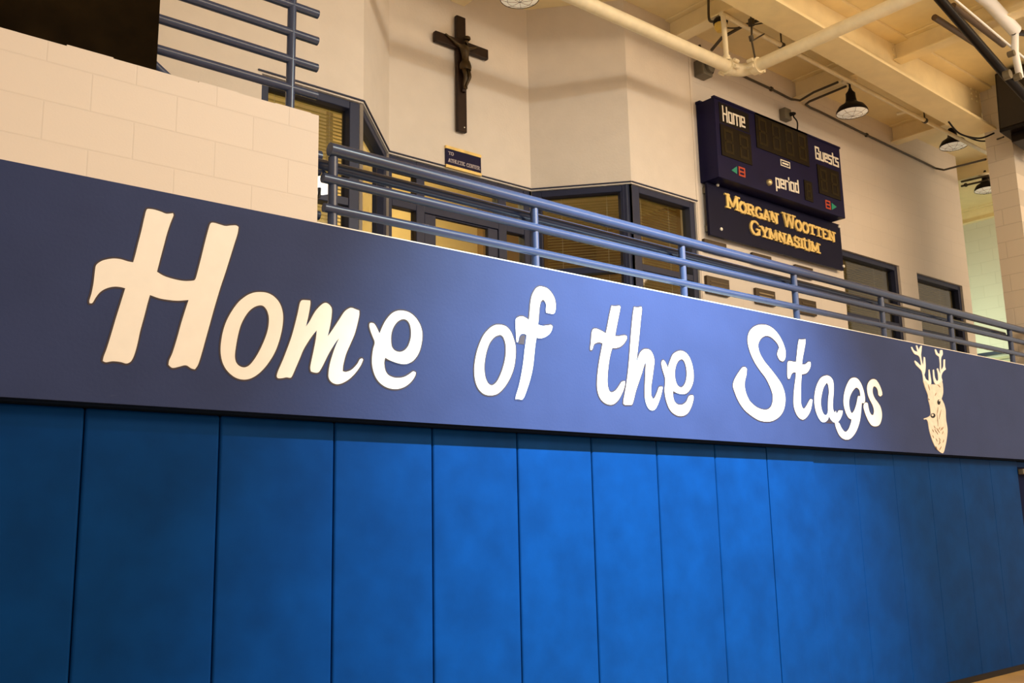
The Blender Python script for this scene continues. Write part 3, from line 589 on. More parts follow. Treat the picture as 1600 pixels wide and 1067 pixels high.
# ---------------------------------------------------------------- stroke lettering for the signs
def arc(cx, cy, rx, ry, a0, a1, n=10):
    return [(cx+rx*math.cos(math.radians(a0+(a1-a0)*i/n)), cy+ry*math.sin(math.radians(a0+(a1-a0)*i/n))) for i in range(n+1)]
SLAB = {
 'M': (1.0, [[(.13,0),(.13,1)],[(.13,1),(.5,.2)],[(.5,.2),(.87,1)],[(.87,1),(.87,0)]], [(.13,0),(.87,0),(.09,1),(.91,1)]),
 'O': (.84, [arc(.42,.5,.32,.45,0,360,18)], []),
 'R': (.86, [[(.16,0),(.16,1)],[(.16,.95),(.5,.95),(.68,.85),(.68,.65),(.5,.52),(.16,.52)],[(.45,.52),(.74,0)]], [(.16,0),(.13,1),(.76,0)]),
 'G': (.86, [arc(.45,.5,.33,.45,50,320,16),[(.74,.05),(.74,.42)],[(.5,.42),(.84,.42)]], []),
 'A': (.86, [[(.1,0),(.43,1)],[(.43,1),(.76,0)],[(.22,.32),(.64,.32)]], [(.1,0),(.76,0)]),
 'N': (.88, [[(.15,0),(.15,1)],[(.15,1),(.73,0)],[(.73,0),(.73,1)]], [(.15,0),(.1,1),(.73,1)]),
 'W': (1.06, [[(.1,1),(.3,0)],[(.3,0),(.53,.9)],[(.53,.9),(.76,0)],[(.76,0),(.96,1)]], [(.1,1),(.53,1),(.96,1)]),
 'T': (.82, [[(.41,0),(.41,1)],[(.06,.95),(.76,.95)],[(.06,.95),(.06,.75)],[(.76,.95),(.76,.75)]], [(.41,0)]),
 'E': (.78, [[(.16,0),(.16,1)],[(.05,.95),(.7,.95)],[(.16,.5),(.52,.5)],[(.05,.05),(.7,.05)],[(.7,.95),(.7,.78)],[(.7,.05),(.7,.24)]], []),
 'Y': (.84, [[(.1,1),(.42,.48)],[(.42,.48),(.74,1)],[(.42,.48),(.42,0)]], [(.42,0),(.1,1),(.74,1)]),
 'S': (.74, [[(.62,.78),(.6,.88),(.45,.95),(.25,.93),(.13,.8),(.16,.64),(.35,.54),(.52,.46),(.62,.34),(.6,.15),(.45,.05),(.25,.06),(.12,.2)]], []),
 'I': (.40, [[(.2,0),(.2,1)]], [(.2,0),(.2,1)]),
 'U': (.86, [[(.15,1),(.15,.3),(.25,.1),(.42,.05),(.6,.1),(.7,.3),(.7,1)]], [(.15,1),(.7,1)]),
 'H': (.88, [[(.15,0),(.15,1)],[(.73,0),(.73,1)],[(.15,.5),(.73,.5)]], [(.15,0),(.73,0),(.15,1),(.73,1)]),
 'L': (.74, [[(.16,0),(.16,1)],[(.05,.05),(.66,.05)],[(.66,.05),(.66,.25)]], [(.16,1)]),
 'C': (.82, [arc(.44,.5,.33,.45,45,315,16)], []),
}
SQ = {
 'H': (.78, [[(.08,0),(.08,1)],[(.6,0),(.6,1)],[(.08,.5),(.6,.5)]]), 'o': (.66, [[(.08,0),(.08,.7),(.5,.7),(.5,0),(.08,0)]]),
 'm': (1.12, [[(.08,0),(.08,.7),(.96,.7),(.96,0)],[(.52,.7),(.52,0)]]), 'e': (.66, [[(.5,.04),(.08,.04),(.08,.7),(.5,.7),(.5,.36),(.08,.36)]]),
 'G': (.76, [[(.6,.75),(.6,1),(.08,1),(.08,0),(.6,0),(.6,.48),(.34,.48)]]), 'u': (.66, [[(.08,.7),(.08,0),(.5,0),(.5,.7)]]),
 's': (.64, [[(.5,.7),(.08,.7),(.08,.37),(.5,.37),(.5,0),(.08,0)]]), 't': (.52, [[(.16,1),(.16,0),(.4,0)],[(.0,.7),(.4,.7)]]),
 'p': (.66, [[(.08,-.3),(.08,.7),(.5,.7),(.5,0),(.08,0)]]), 'r': (.54, [[(.08,0),(.08,.7),(.42,.7)]]),
 'i': (.28, [[(.1,0),(.1,.62)],[(.1,.88),(.1,1.0)]]), 'd': (.66, [[(.5,1),(.5,0),(.08,0),(.08,.7),(.5,.7)]]),
}
def write(text, font, x0, x1, z, h, y, wt, dep=0.008, small=None, slab=False, z1=None):
    """text from x0 to x1 with its baseline at z; small = height ratio of all but the first letter of each word"""
    adv = []; first = True
    for ch in text:
        if ch == ' ': adv.append((None, .45)); first = True; continue
        k = 1.0 if (first or not small) else small; adv.append((k, font[ch][0]*k)); first = False
    eps = 0.0
    tot = sum(a for _, a in adv); sx = (x1-x0)/tot; mb = MB(); cx = 0; z1 = z if z1 is None else z1
    for ch, (k, a) in zip(text, adv):
        if k:
            g = font[ch]; bz = z+(z1-z)*cx/tot
            def P(q): return Vector((x0+(cx+q[0]*k)*sx, bz+q[1]*k*h))
            for st in g[1]:
                pts = [P(q) for q in st]; closed = (pts[0]-pts[-1]).length < 1e-6
                for i in range(len(pts)-1):
                    p, q = pts[i], pts[i+1]; d = (q-p)
                    if d.length < 1e-6: continue
                    d.normalize(); nrm = Vector((-d.y, d.x))*wt*0.5*(0.62 if slab and abs(d.x) > .8 else 1)
                    e = d*wt*(0.0 if slab and len(pts) == 2 else 0.45)
                    a_, b_ = p-e, q+e
                    mb.prism([tuple(a_+nrm), tuple(a_-nrm), tuple(b_-nrm), tuple(b_+nrm)], y-dep-eps, y); eps = (eps+0.00025) % 0.003
            if slab:
                for q in g[2]:
                    c = P(q); s = -1 if q[1] > .5 else 1; hw = wt*1.15
                    mb.box(c.x-hw, c.x+hw, y-dep-0.0034-0.0002*(eps > 0.0015), y, min(c.y, c.y+s*wt*.5), max(c.y, c.y+s*wt*.5))
        cx += a
    return mb

# ---------------------------------------------------------------- scoreboard
YS = 1.25; SX0, SX1, SZ0, SZ1 = 6.035, 8.25, 5.012, 5.838
s = thing('scoreboard', ((SX0+SX1)/2, 1.36, SZ0), 'navy electric scoreboard box with dark score panels on the block wall', 'scoreboard')
MB().box(SX0, SX1, YS, YB+0.028, SZ0, SZ1).build('cabinet', m_navy, s, bevel=0.006)
mb = MB(); mb.box(SX0-0.006, SX1+0.006, YS-0.008, YS+0.03, SZ1-0.012, SZ1+0.010); mb.box(SX0-0.006, SX1+0.006, YB-0.03, YB+0.028, SZ1-0.006, SZ1+0.02); mb.build('top_lip', m_navy, s)
def sp(px, py, y=YS): return at(px, py, Y=y)
def panel(nm, pts, m, par, y0=YS-0.008, y1=YS+0.001, bev=0.0):
    q = [sp(*p) for p in pts]; x0 = (q[0].x+q[1].x)/2; x1 = (q[2].x+q[3].x)/2; zt = (q[0].z+q[3].z)/2; zb = (q[1].z+q[2].z)/2
    return MB().box(x0, x1, y0, y1, zb, zt).build(nm, m, par, bevel=bev), (x0, x1, zb, zt)
def digits(par, x0, x1, z0, z1, n, gaps=()):
    wd = (x1-x0)/n
    for i in range(n):
        a, b = x0+wd*(i+.2), x0+wd*(i+.8); c, d = z0+(z1-z0)*.12, z0+(z1-z0)*.88; t = wd*.12; mb = MB(); mid = (c+d)/2
        for (e, f, g_, h_) in ((a, a+t, c, mid-t/3), (a, a+t, mid+t/3, d), (b-t, b, c, mid-t/3), (b-t, b, mid+t/3, d), (a+t, b-t, c, c+t), (a+t, b-t, d-t, d), (a+t, b-t, mid-t/2, mid+t/2)):
            mb.box(e, f, YS-0.010, YS-0.0075, g_, h_)
        mb.build('digit', m_digit, par)
o, b = panel('score_panel', [(1124,195),(1128,244),(1174,257),(1172,209)], m_display, s); digits(o, b[0], b[1], b[2], b[3], 2)
o, b = panel('clock_panel', [(1179,179),(1182,232),(1263,259),(1261,206)], m_display, s); digits(o, b[0], b[1], b[2], b[3], 4)
o, b = panel('score_panel', [(1276,255),(1279,302),(1312,313),(1311,271)], m_display, s); digits(o, b[0], b[1], b[2], b[3], 2)
o, b = panel('period_panel', [(1255,280),(1258,312),(1270,317),(1268,286)], m_display, s); digits(o, b[0], b[1], b[2], b[3], 1)
def text_on(par, txt, p_bl, p_br, h, wt, nm):
    a, b = sp(*p_bl), sp(*p_br)
    return write(txt, SQ, a.x, b.x, a.z, h, YS-0.0005, wt, 0.004, z1=b.z).build(nm, m_white, par)
MB().box(6.10, 6.58, YS-0.002, YS+0.001, 5.59, 5.80).build('caption_panel', m_black, s)
text_on(s, 'Home', (1129,188), (1165,200), 0.150, 0.0185, 'caption')
text_on(s, 'Guests', (1274,247), (1311,261), 0.130, 0.0195, 'caption')
text_on(s, 'period', (1212,291.5), (1249,301), 0.130, 0.019, 'caption')
# possession arrows and bonus marks
p = [sp(1142.5,266), sp(1151,260), sp(1151.3,272)]; MB().prism([(q.x, q.z) for q in p], YS-0.004, YS).build('arrow_mark', m_green, s)
p = [sp(1307,323.5), sp(1299,317), sp(1299.5,328)]; MB().prism([(q.x, q.z) for q in p], YS-0.004, YS).build('arrow_mark', m_green, s)
def bmark(pts):
    q = [sp(*p) for p in pts]; x0, x1, z0, z1 = q[0].x, q[2].x, (q[1].z+q[2].z)/2, (q[0].z+q[3].z)/2; t = (x1-x0)*.17; zm = (z0+z1)/2
    mb = MB()
    for (a, b, c, d) in ((x0, x0+t, z0, z1), (x1-t, x1, z0, z1), (x0+t, x1-t, z0, z0+t), (x0+t, x1-t, z1-t, z1), (x0+t, x1-t, zm-t/2, zm+t/2)): mb.box(a, b, YS-0.004, YS, c, d)
    mb.build('bonus_mark', m_red, s)
bmark([(1153.5,260),(1154,275),(1164.5,277),(1164,263)]); bmark([(1289,312),(1289.5,325),(1298,328),(1298,315)])
q = [sp(1219,248.5), sp(1219,258), sp(1234.5,263), sp(1234.5,254)]; x0, x1, z0, z1 = q[0].x, q[2].x, q[1].z, q[0].z
mb = MB(); t = 0.010
for (a, b, c, d) in ((x0, x0+t, z0, z1), (x1-t, x1, z0, z1), (x0+t, x1-t, z0, z0+t), (x0+t, x1-t, z1-t, z1), (x0+.03, x1-.03, (z0+z1)/2-.009, (z0+z1)/2+.009)): mb.box(a, b, YS-0.004, YS, c, d)
mb.build('badge', m_white, s)
q = sp(1200.5, 285.5); MB().lathe((q.x, YS+.002, q.z), [(0.034, 0), (0.034, 0.02), (0.026, 0.034), (0.012, 0.04), (0, 0.041)], 18, (0, -1, 0)).build('horn_cap', mat('brass_cap', (0.75, 0.6, 0.32, 1), 0.3, metal=0.6), s, smooth=True)
# name board below
n = thing('name_board', (7.2, 1.43, 4.47), 'dark navy name board with gold capitals hung under the scoreboard', 'sign')
MB().box(6.045, 8.385, 1.405, 1.435, 4.470, 5.005).build('board', m_navy_sign, n, bevel=0.003)
for (x, z) in ((6.09, 4.55), (8.35, 4.55), (6.09, 4.94), (8.35, 4.94)): MB().box(x-0.03, x+0.03, 1.434, 1.479, z-0.03, z+0.03).build('standoff', m_grey, n)
mb = write('MORGAN WOOTTEN', SLAB, 6.315, 8.24, 4.792, 0.150, 1.405, 0.034, 0.014, small=0.76, slab=True, z1=4.772); mb.build('lettering', m_gold, n)
mb = write('GYMNASIUM', SLAB, 6.672, 7.905, 4.592, 0.150, 1.405, 0.034, 0.014, small=0.76, slab=True, z1=4.583); mb.build('lettering', m_gold, n)
for px, py in ((1121.5,289),(1127,358),(1311,354),(1318,416)):
    q = at(px, py, Y=1.40); MB().lathe((q.x, 1.406, q.z), [(0.017, 0), (0.017, 0.012), (0.010, 0.018), (0, 0.02)], 14, (0, -1, 0)).build('bolt', m_white, n, smooth=True)

# ---------------------------------------------------------------- crucifix
c = thing('crucifix', (3.585, YD-0.03, 5.137), 'dark wooden crucifix with a bronze figure high on the recess wall', 'crucifix')
MB().box(3.537, 3.637, YD-0.052, YD-0.012, 5.137, 6.232).build('upright', m_wood, c, bevel=0.008)
MB().box(3.302, 3.890, YD-0.055, YD-0.010, 5.905, 6.003).build('crossbeam', m_wood, c, bevel=0.008)
MB().box(3.56, 3.61, YD-0.013, YD-0.0005, 5.4, 5.5).build('hanger', m_grey, c)
MB().lathe((3.605, YD-0.051, 5.18), [(0.006, 0), (0.006, 0.004), (0, 0.006)], 10, (0, -1, 0)).build('pin', m_white, c)
def skin(name, verts, edges, radii, m, parent, sub=2, root=0):
    me = bpy.data.meshes.new('tmp'); org = Vector(parent['_o'])
    me.from_pydata([Vector(v)-org for v in verts], edges, []); ob = bpy.data.objects.new('tmp', me); COL.objects.link(ob)
    ob.modifiers.new('s', 'SKIN'); sv = me.skin_vertices[0].data
    for i, r_ in enumerate(radii): sv[i].radius = (r_, r_) if not isinstance(r_, tuple) else r_; sv[i].use_root = (i == root)
    md = ob.modifiers.new('d', 'SUBSURF'); md.levels = sub; md.render_levels = sub
    m2 = bpy.data.meshes.new_from_object(ob.evaluated_get(bpy.context.evaluated_depsgraph_get())); bpy.data.objects.remove(ob); bpy.data.meshes.remove(me)
    m2.name = name; m2.materials.clear(); m2.materials.append(m)
    for p_ in m2.polygons: p_.use_smooth = True
    o_ = bpy.data.objects.new(name, m2); COL.objects.link(o_); o_.parent = parent; o_['_o'] = org
    return o_
def cv(x, z, y): return (3.587+x, YD-0.055-y, z)
V = [cv(.012,5.745,.030), cv(.014,5.80,.032), cv(.008,5.86,.036), cv(.004,5.905,.034), cv(-.004,5.935,.036),   # pelvis .. neck base
     cv(.012,5.955,.045), cv(.020,5.985,.050),                                # neck, head
     cv(-.035,5.915,.030), cv(-.095,5.945,.020), cv(-.165,5.985,.012), cv(-.19,5.995,.010),   # left arm
     cv(.045,5.915,.030), cv(.10,5.942,.020), cv(.165,5.975,.012), cv(.19,5.985,.010),     # right arm
     cv(-.012,5.725,.030), cv(-.002,5.64,.055), cv(-.006,5.555,.030), cv(-.004,5.52,.040),       # left leg
     cv(.034,5.725,.030), cv(.042,5.64,.055), cv(.018,5.555,.032), cv(.012,5.52,.042)]      # right leg
Ed = [(0,1),(1,2),(2,3),(3,4),(4,5),(5,6),(3,7),(7,8),(8,9),(9,10),(3,11),(11,12),(12,13),(13,14),(0,15),(15,16),(16,17),(17,18),(0,19),(19,20),(20,21),(21,22)]
Rr = [.036,.032,.038,.040,.020,.014,.028,.018,.014,.010,.009,.018,.014,.010,.009,.024,.019,.011,.012,.024,.019,.011,.012]
fig = skin('corpus_figure', V, Ed, Rr, m_bronze, c)
MB().lathe(cv(.012,5.70,.030), [(0.050, 0), (0.056, 0.03), (0.050, 0.06), (0.040, 0.085)], 18).build('loincloth', m_bronze, c, smooth=True)
MB().lathe(cv(.020,5.985,.050), [(0.026, 0.0), (0.033, 0.008), (0.030, 0.026), (0.018, 0.034), (0, 0.036)], 14).build('hair', m_bronze, c, smooth=True)
mb = MB(); mb.lathe(cv(.003,5.50,.01), [(0.016, 0), (0.02, 0.02), (0.016, 0.03)], 10); mb.build('foot_rest', m_wood, c)

# sign below the crucifix
q = thing('door_sign', (3.62, YD-0.012, 4.79), 'small navy sign with gold top and bottom edges under the crucifix', 'sign')
MB().box(3.428, 3.812, YD-0.016, YD-0.0005, 4.79, 4.98).build('plate', m_navy, q)
MB().box(3.426, 3.814, YD-0.022, YD-0.001, 4.958, 4.984).build('edge_strip', m_gold, q); MB().box(3.426, 3.814, YD-0.022, YD-0.001, 4.786, 4.812).build('edge_strip', m_gold, q)
m_signtxt = mat('grey_sign_text', (0.42, 0.36, 0.38, 1), 0.5)
write('TO', SLAB, 3.452, 3.510, 4.905, 0.030, YD-0.016, 0.006, 0.003, slab=True).build('lettering', m_signtxt, q)
write('ATHLETIC CENTER', SLAB, 3.452, 3.795, 4.838, 0.034, YD-0.016, 0.0065, 0.003, slab=True).build('lettering', m_signtxt, q)

# bronze plaques under the name board
for (x0, x1, z0, z1, ln, t) in ((6.005, 6.345, 4.31, 4.437, 0, 'upper row, left, under the name board corner'), (6.765, 7.085, 4.305, 4.427, 0, 'upper row, middle, half hidden by the top rail'), (7.51, 7.835, 4.29, 4.418, 0, 'upper row, right, half hidden by the top rail'),
                                (6.007, 6.35, 3.90, 4.070, 3, 'lower row, left, nearest the bay window'), (6.78, 7.105, 3.90, 4.058, 3, 'lower row, middle, with bright worn lines'), (7.53, 7.845, 3.89, 4.052, 3, 'lower row, right, beside a railing post')):
    o = thing('wall_plaque', ((x0+x1)/2, YB+0.02, z0), 'bronze wall plaque, '+t, 'plaque', 'bronze plaques on the block wall')
    MB().box(x0, x1, YB-0.004, YB+0.029, z0, z1).build('plate', m_plaque, o, bevel=0.003)
    mb = MB(); hgt = z1-z0
    for k in range(3): mb.box(x0+0.05, x1-0.03-0.05*(k % 2), YB-0.008, YB-0.003, z1-hgt*(0.30+0.22*k)-0.008, z1-hgt*(0.30+0.22*k)+0.006)
    mb.build('text_lines', m_plaquetxt if 'bright' in t else mat('dull_plaque_relief', (0.10, 0.065, 0.025, 1), 0.4, metal=0.3), o)

# ---------------------------------------------------------------- pipes
pm = thing('sprinkler_main', (4.0, 0.75, 5.78), 'cream sprinkler pipework over the balcony, thick main with an elbow and thin branch above', 'pipe')
MB().tube([(-3, 0.75, 5.83), (5.62, 0.75, 5.825)], 0.057, 20).build('pipe', m_pipe, pm, smooth=True)
MB().tube(bezier_pts([(5.60, 0.75, 5.825), (5.70, 0.75, 5.825), (5.78, 0.70, 5.825), (5.81, 0.60, 5.825), (5.81, 0.54, 5.825)]), 0.060, 18).build('elbow', m_pipe, pm, smooth=True)
MB().tube([(5.81, 0.56, 5.825), (5.81, -4.0, 5.825)], 0.057, 20).build('pipe', m_pipe, pm, smooth=True)
for (p0, p1, ax) in (((5.59, 0.75, 5.825), (5.66, 0.75, 5.825), 0), ((5.81, 0.62, 5.825), (5.81, 0.55, 5.825), 1)):
    o = MB().tube([p0, p1], 0.074, 20).build('coupling', m_pipe, pm, smooth=True)
    mb = MB(); cc = (Vector(p0)+Vector(p1))/2
    for sgn in (-1, 1):
        for sz in (-0.03, 0.03):
            q = cc+(Vector((0, sgn*0.085, sz)) if ax == 0 else Vector((sgn*0.085, 0, sz))); mb.lathe(q, [(0.0, -.03), (0.018, -.03), (0.018, .03), (0.0, .03)], 8, (1, 0, 0) if ax == 0 else (0, 1, 0))
    mb.build('coupling_bolts', m_pipe, o)
MB().tube([(5.60, 0.75, 5.88), (5.59, 0.75, 6.335)], 0.024, 14).build('riser', m_pipe, pm, smooth=True)
MB().lathe((5.60, 0.75, 5.875), [(0.045, 0), (0.045, 0.02), (0.034, 0.03), (0.034, 0.05)], 14).build('riser_collar', m_pipe, pm, smooth=True)
pb = pm
zb = lambda X: 6.335-0.018*(X-5.56)
MB().tube([(5.56, 0.75, zb(5.56)), (13.5, 0.75, zb(13.5))], 0.024, 14).build('branch_pipe', m_pipe, pb, smooth=True)
for X in (6.5, 9.3):
    MB().tube([(X, 0.75, zb(X)-.02), (X, 0.75, ZC)], 0.008, 8).build('hanger_rod', m_conduit, pb)
    MB().tube([(X-.02, 0.75, zb(X)), (X+.02, 0.75, zb(X))], 0.032, 14).build('hanger_ring', m_conduit, pb, smooth=True)
a = at(1204, 64, Y=0.75)
MB().tube([(8.9, 0.75, zb(8.9)), (8.9, 0.87, zb(8.9)+.01)], 0.018, 10).build('sprinkler_drop', m_pipe, pb, smooth=True)

# sway brace by the elbow
P1 = at(1174, 35, Y=0.62); P2 = at(1181, 96, Y=0.60)
hb = thing('pipe_hanger', tuple(P2), 'dark rod hanger holding the sprinkler main at its elbow', 'hanger')
MB().tube([P2, at(1175, 66, Y=0.61), P1, (P1.x, P1.y, ZC)], 0.009, 8).build('rod', m_conduit, hb, smooth=True)
MB().tube([at(1173, 56, Y=0.62), at(1175, 64, Y=0.62)], 0.022, 10).build('turnbuckle', m_conduit, hb)
MB().tube([at(1175, 64, Y=0.62), at(1194, 53, Y=0.70)], 0.007, 8).build('side_brace', m_conduit, hb)
MB().lathe(tuple(P1), [(0.0, -.03), (0.03, -.03), (0.03, .03), (0.0, .03)], 10).build('clamp', m_conduit, hb)

# conduits
def conduit(pts, rad, label, m=m_conduit, cat='conduit', clips=(), nm='conduit', smooth_n=0):
    pts = [Vector(p) for p in pts]
    if smooth_n: pts = bezier_pts(pts, smooth_n)
    lo = min(pts, key=lambda p: p.z)
    if not clips:
        return tag(MB().tube(pts, rad, 10).build(nm, m, smooth=True), label, cat)
    o = thing(nm, tuple(lo), label, cat)
    MB().tube(pts, rad, 10).build('tube', m, o, smooth=True)
    for q in clips: MB().lathe(q, [(0, -.012), (rad*1.9, -.012), (rad*1.9, .012), (0, .012)], 10, (1, 0, 0)).build('clip', m, o)
    return o
yw = YB+0.012
cpts = [at(1100, 88, Y=yw), at(1166, 121, Y=yw), at(1205, 139, Y=yw), at(1236, 155, Y=yw)]
e0 = at(1250, 157, Y=yw-.06)
conduit(cpts+[e0, Vector((7.74, 1.2, 6.345)), Vector((7.74, 0.9, 6.35))], 0.013, 'dark conduit along the wall above the scoreboard and up beside the dome lamp', clips=[tuple(cpts[2])])
cp2 = [Vector((7.90, 0.9, 6.35)), Vector((7.90, 1.36, 6.34)), at(1259, 163, Y=yw-.03), at(1266, 168, Y=yw), at(1280, 174, Y=yw), at(1354, 211, Y=yw), at(1440, 252, Y=yw), at(1462, 263, Y=yw), at(1475, 265.5, Y=yw-.1), at(1500, 259, Y=1.0), at(1540, 249, Y=0.45)]
conduit(cp2, 0.013, 'dark conduit along the wall right of the scoreboard that bends towards the block pier', clips=[tuple(cp2[5])])
conduit([at(1112, 78, Y=1.2), at(1128, 59, Y=1.0), at(1160, 41, Y=0.85), at(1200, 26, Y=0.55)], 0.016, 'dark pipe slanting up behind the sprinkler riser')
conduit([at(1133, 43, Y=0.9), at(1145, 44, Y=0.85), at(1160, 42, Y=0.8), at(1208, 33, Y=0.5)], 0.007, 'thin dark cable running behind the pipe riser to the girder', cat='cable', nm='cable', smooth_n=6)
conduit([at(1107, 0, X=5.60), at(1108, 30, X=5.60), at(1116, 34, X=5.62)], 0.012, 'dark conduit drop feeding the amber ceiling light', smooth_n=6)
for k in range(2):
    conduit([at(1502, 284+k*7, X=12.03-0.09), at(1545, 274+k*7, X=12.03-0.09)], 0.014, ('upper' if k == 0 else 'lower')+' thin conduit on the beam across the stair opening', clips=[tuple(at(1509, 282+k*7, X=12.03-0.09))] if k else ())
conduit([at(1482, 190, Y=0.32), at(1500, 209, Y=0.28), at(1530, 216, Y=0.2), at(1553, 208, Y=0.12)], 0.010, 'black cable looping under the girder end to the speaker', m_black, 'cable', nm='cable', smooth_n=8)
conduit([at(1507, 212, Y=0.55), at(1530, 220, Y=0.4), at(1552, 219, Y=0.25), at(1568, 214, Y=-0.02)], 0.009, 'lower black cable looping across the pier to the speaker', m_black, 'cable', nm='cable', smooth_n=8)
# grey boxes
bx = at(1095, 110, Y=YB)
o = thing('junction_box', (bx.x, YB, bx.z-.1), 'grey junction box above the scoreboard corner under the thick pipe', 'electrical box')
MB().box(bx.x-.075, bx.x+.075, YB-.09, YB+.029, bx.z-.085, bx.z+.085).build('box', m_grey, o, bevel=0.01)
MB().lathe((bx.x+.02, YB-.09, bx.z), [(0.055, 0), (0.055, 0.03), (0.03, 0.04), (0, 0.042)], 16, (0, -1, 0)).build('bell', m_grey, o, smooth=True)
MB().tube(bezier_pts([(bx.x+.07, YB-.06, bx.z+.05), (bx.x+.13, YB-.06, bx.z+.03), (bx.x+.12, YB-.05, bx.z-.02), (bx.x+.07, YB-.05, bx.z-.03)]), 0.006, 8).build('wire', m_black, o, smooth=True)
MB().tube([(bx.x-.02, YB-.03, bx.z+.08), (bx.x-.02, YB-.02, bx.z+.26)], 0.014, 10).build('conduit_stub', m_conduit, o, smooth=True)
bx = at(1226, 180, Y=YB)
o = thing('outlet_box', (bx.x, YB, bx.z-.07), 'small grey outlet box with a cord above the middle of the scoreboard', 'electrical box')
MB().box(bx.x-.06, bx.x+.06, YB-.05, YB+.029, bx.z-.065, bx.z+.065).build('box', m_grey, o, bevel=0.008)
MB().lathe((bx.x+.03, YB-.05, bx.z), [(0.022, 0), (0.02, 0.04), (0.01, 0.06)], 10, (0.5, -1, 0)).build('plug', m_black, o, smooth=True)
MB().tube(bezier_pts([(bx.x+.055, YB-.10, bx.z), at(1240, 182, Y=1.36), at(1246, 192, Y=1.36), (at(1244, 204, Y=1.36).x, 1.36, SZ1+.012)]), 0.008, 8).build('cord', m_black, o, smooth=True)

m_lens = mat('frosted_lens', (0.90, 0.84, 0.72, 1), 0.4)
m_lens.node_tree.nodes['Principled BSDF'].inputs['Emission Color'].default_value = (1, 0.86, 0.66, 1)
m_lens.node_tree.nodes['Principled BSDF'].inputs['Emission Strength'].default_value = 0.22
# ---------------------------------------------------------------- lamps
def dome_lamp(x, y, z_top, z_rim, rad, label, canopy=True):
    o = thing('dome_lamp', (x, y, z_rim-.02), label, 'ceiling lamp', 'dome lamps under the cross beams')
    h = 0.13
    MB().lathe((x, y, z_rim), [(rad, 0), (rad*1.0, 0.012), (rad*.97, 0.03), (rad*.80, 0.075), (rad*.50, 0.105), (0.06, h), (0.0, h)], 32).build('shade', m_black, o, smooth=True)
    MB().lathe((x, y, z_rim), [(rad*.985, 0.002), (rad*.92, 0.026), (rad*.76, 0.066), (rad*.48, 0.094), (0.0, 0.10)], 32).build('reflector', m_white, o, smooth=True)
    MB().lathe((x, y, z_rim+h-.005), [(0.06, 0), (0.052, 0.05), (0.05, 0.10), (0.025, 0.13), (0.015, 0.16)], 20).build('socket_neck', m_black, o, smooth=True)
    MB().tube([(x, y, z_rim+h+.13), (x, y, z_top)], 0.011, 10).build('stem', m_black, o, smooth=True)
    if canopy: MB().lathe((x, y, z_top-.035), [(0.03, 0), (0.075, 0.01), (0.085, 0.035)], 20).build('canopy', m_pipe, o, smooth=True)
    MB().lathe((x, y, z_rim), [(rad*.97, 0.004), (rad*.7, -0.010), (rad*.35, -0.018), (0.0, -0.020)], 32).build('lens', mat('frosted_lens', (0.90, 0.84, 0.72, 1), 0.4), o, smooth=True)
    mb = MB(); n = 8
    for k in range(n):
        t = 2*math.pi*k/n; mb.tube(bezier_pts([(x+rad*.98*math.cos(t), y+rad*.98*math.sin(t), z_rim+.002), (x+rad*.6*math.cos(t), y+rad*.6*math.sin(t), z_rim-.024), (x, y, z_rim-.034)], 4), 0.0016, 5)
    for rr, dz in ((.98, .002), (.62, -.021)): mb.tube([(x+rad*rr*math.cos(2*math.pi*k/24), y+rad*rr*math.sin(2*math.pi*k/24), z_rim+dz) for k in range(25)], 0.0016, 5)
    mb.build('wire_guard', m_conduit, o)
    return o
dome_lamp(7.83, 0.82, 6.372, 5.99, 0.165, 'black dome lamp with wire guard hanging right of the scoreboard, fully in view')
q = at(1490, 229, Y=0.96)
dome_lamp(q.x, q.y, ZC, q.z, 0.165, 'black dome lamp partly behind the thin pipe near the block pier')
dome_lamp(12.03, 1.29, 6.372, 6.15, 0.165, 'dome lamp cut off by the block pier over the stair opening')
dome_lamp(3.58, 1.29, 6.372, 6.03, 0.165, 'dome lamp rim at the top edge right of the crucifix')
q = at(1126, 38, X=5.66)
o = thing('amber_light', (q.x, q.y, q.z-.07), 'amber glass ceiling light with a black cap behind the pipe riser', 'ceiling lamp')
MB().lathe((q.x, q.y, q.z+.0), [(0.065, 0), (0.07, 0.02), (0.06, 0.05), (0.03, 0.07), (0.012, 0.09)], 20).build('cap', m_black, o, smooth=True)
MB().lathe((q.x, q.y, q.z-.075), [(0.0, 0), (0.04, 0.005), (0.058, 0.03), (0.060, 0.078)], 20).build('globe', m_ylamp, o, smooth=True)

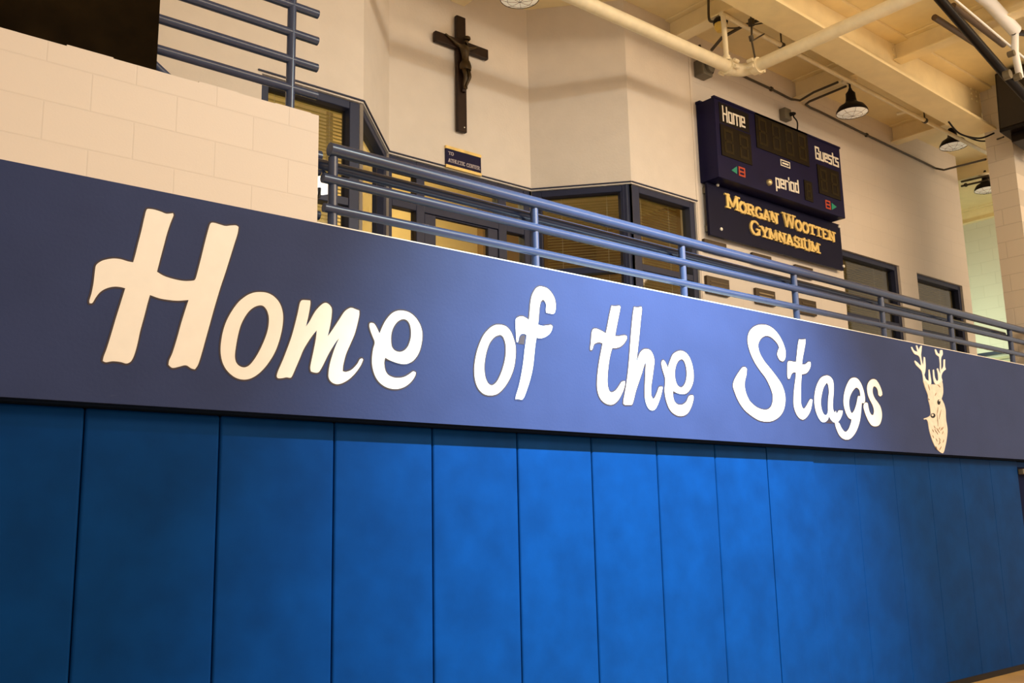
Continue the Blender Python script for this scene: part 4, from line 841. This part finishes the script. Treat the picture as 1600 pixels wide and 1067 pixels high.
# ---------------------------------------------------------------- speaker on the pier
o = thing('loudspeaker', (9.55, -0.3, 5.6), 'black loudspeaker on the block pier at the right edge of the picture', 'speaker')
a, b = at(1571, 126, Y=-.05), at(1561, 207, Y=-.05); a.x = b.x+0.06; ux = Vector((a.x-b.x, 0, a.z-b.z)); hh = ux.length; vz = ux.normalized(); uxx = Vector((vz.z, 0, -vz.x))
cc = (a+b)/2+uxx*0.42+Vector((0, -.17, 0))
MB().obox(cc, uxx, Vector((0,1,0)), vz, 0.84, 0.34, hh).build('cabinet', m_black, o, bevel=0.015)
MB().obox(cc-Vector((0,.178,0)), uxx, Vector((0,1,0)), vz, 0.78, 0.012, hh*.92).build('grille', m_speaker, o)
MB().obox(cc-uxx*.425, uxx, Vector((0,1,0)), vz, 0.012, 0.29, hh*.9).build('side_panel', m_speaker, o)
MB().obox(cc-vz*(hh*.5+.05), uxx, Vector((0,1,0)), vz, 0.6, 0.2, 0.1).build('bracket', m_black, o, bevel=0.01)
MB().tube([cc-vz*(hh*.5+.05)+Vector((.4,0,0)), (cc.x+.4, -0.002, cc.z-.45)], 0.02, 10).build('arm', m_black, o)

# ---------------------------------------------------------------- hoop frame
YH = -0.7
def H(px, py, dy=0.0): return at(px, py, Y=YH+dy)
o = thing('hoop_frame', tuple(H(1596, 140)), 'hanging basketball hoop frame of black and white tubes in the upper right corner', 'hoop frame')
MB().tube([H(1440, -34), H(1573, 119), H(1640, 190)], [0.042, 0.045, 0.05], 18).build('main_tube', m_black, o, smooth=True)
MB().tube([H(1500, -32, -.1), H(1544, 2, -.1), H(1586, 48, -.1)], 0.06, 16).build('upper_tube', m_bluewhite, o, smooth=True)
MB().tube([H(1586, 47, -.1), H(1586, 82, -.08), H(1594, 122, -.05)], 0.034, 14).build('strut', m_bluewhite, o, smooth=True)
MB().tube([H(1455, -32, -.05), H(1493, 0, -.05), H(1640, 124, -.05)], 0.011, 10).build('tie_rod', m_bluewhite, o, smooth=True)
MB().tube([H(1583, 50, -.1), H(1640, 56, -.1)], 0.03, 12).build('cross_tube', m_black, o, smooth=True)
for (px, py, rr) in ((1580, 84, .03), (1574, 117, .045), (1590, 120, .035)):
    q = H(px, py, -.08); MB().lathe(q, [(0, -.03), (rr, -.03), (rr, .03), (0, .03)], 12, (0, 1, 0)).build('clamp', m_grey, o)
for (a, b, t) in (((1460, 27), (1530, 72), 'dark bar under the ceiling left of the black hoop tube'), ((1489, 9), (1568, 70), 'dark bar under the ceiling behind the thin white tie rod')):
    tag(MB().tube([at(*a, Z=6.3), at(*b, Z=6.3)], 0.03, 10).build('ceiling_bar', mat('brown_bar', (0.10, 0.06, 0.03, 1), 0.5), smooth=True), t, 'strut')  # thin dark brown bars just below the ceiling

# tidy helper properties
for ob in bpy.data.objects:
    if '_o' in ob: del ob['_o']
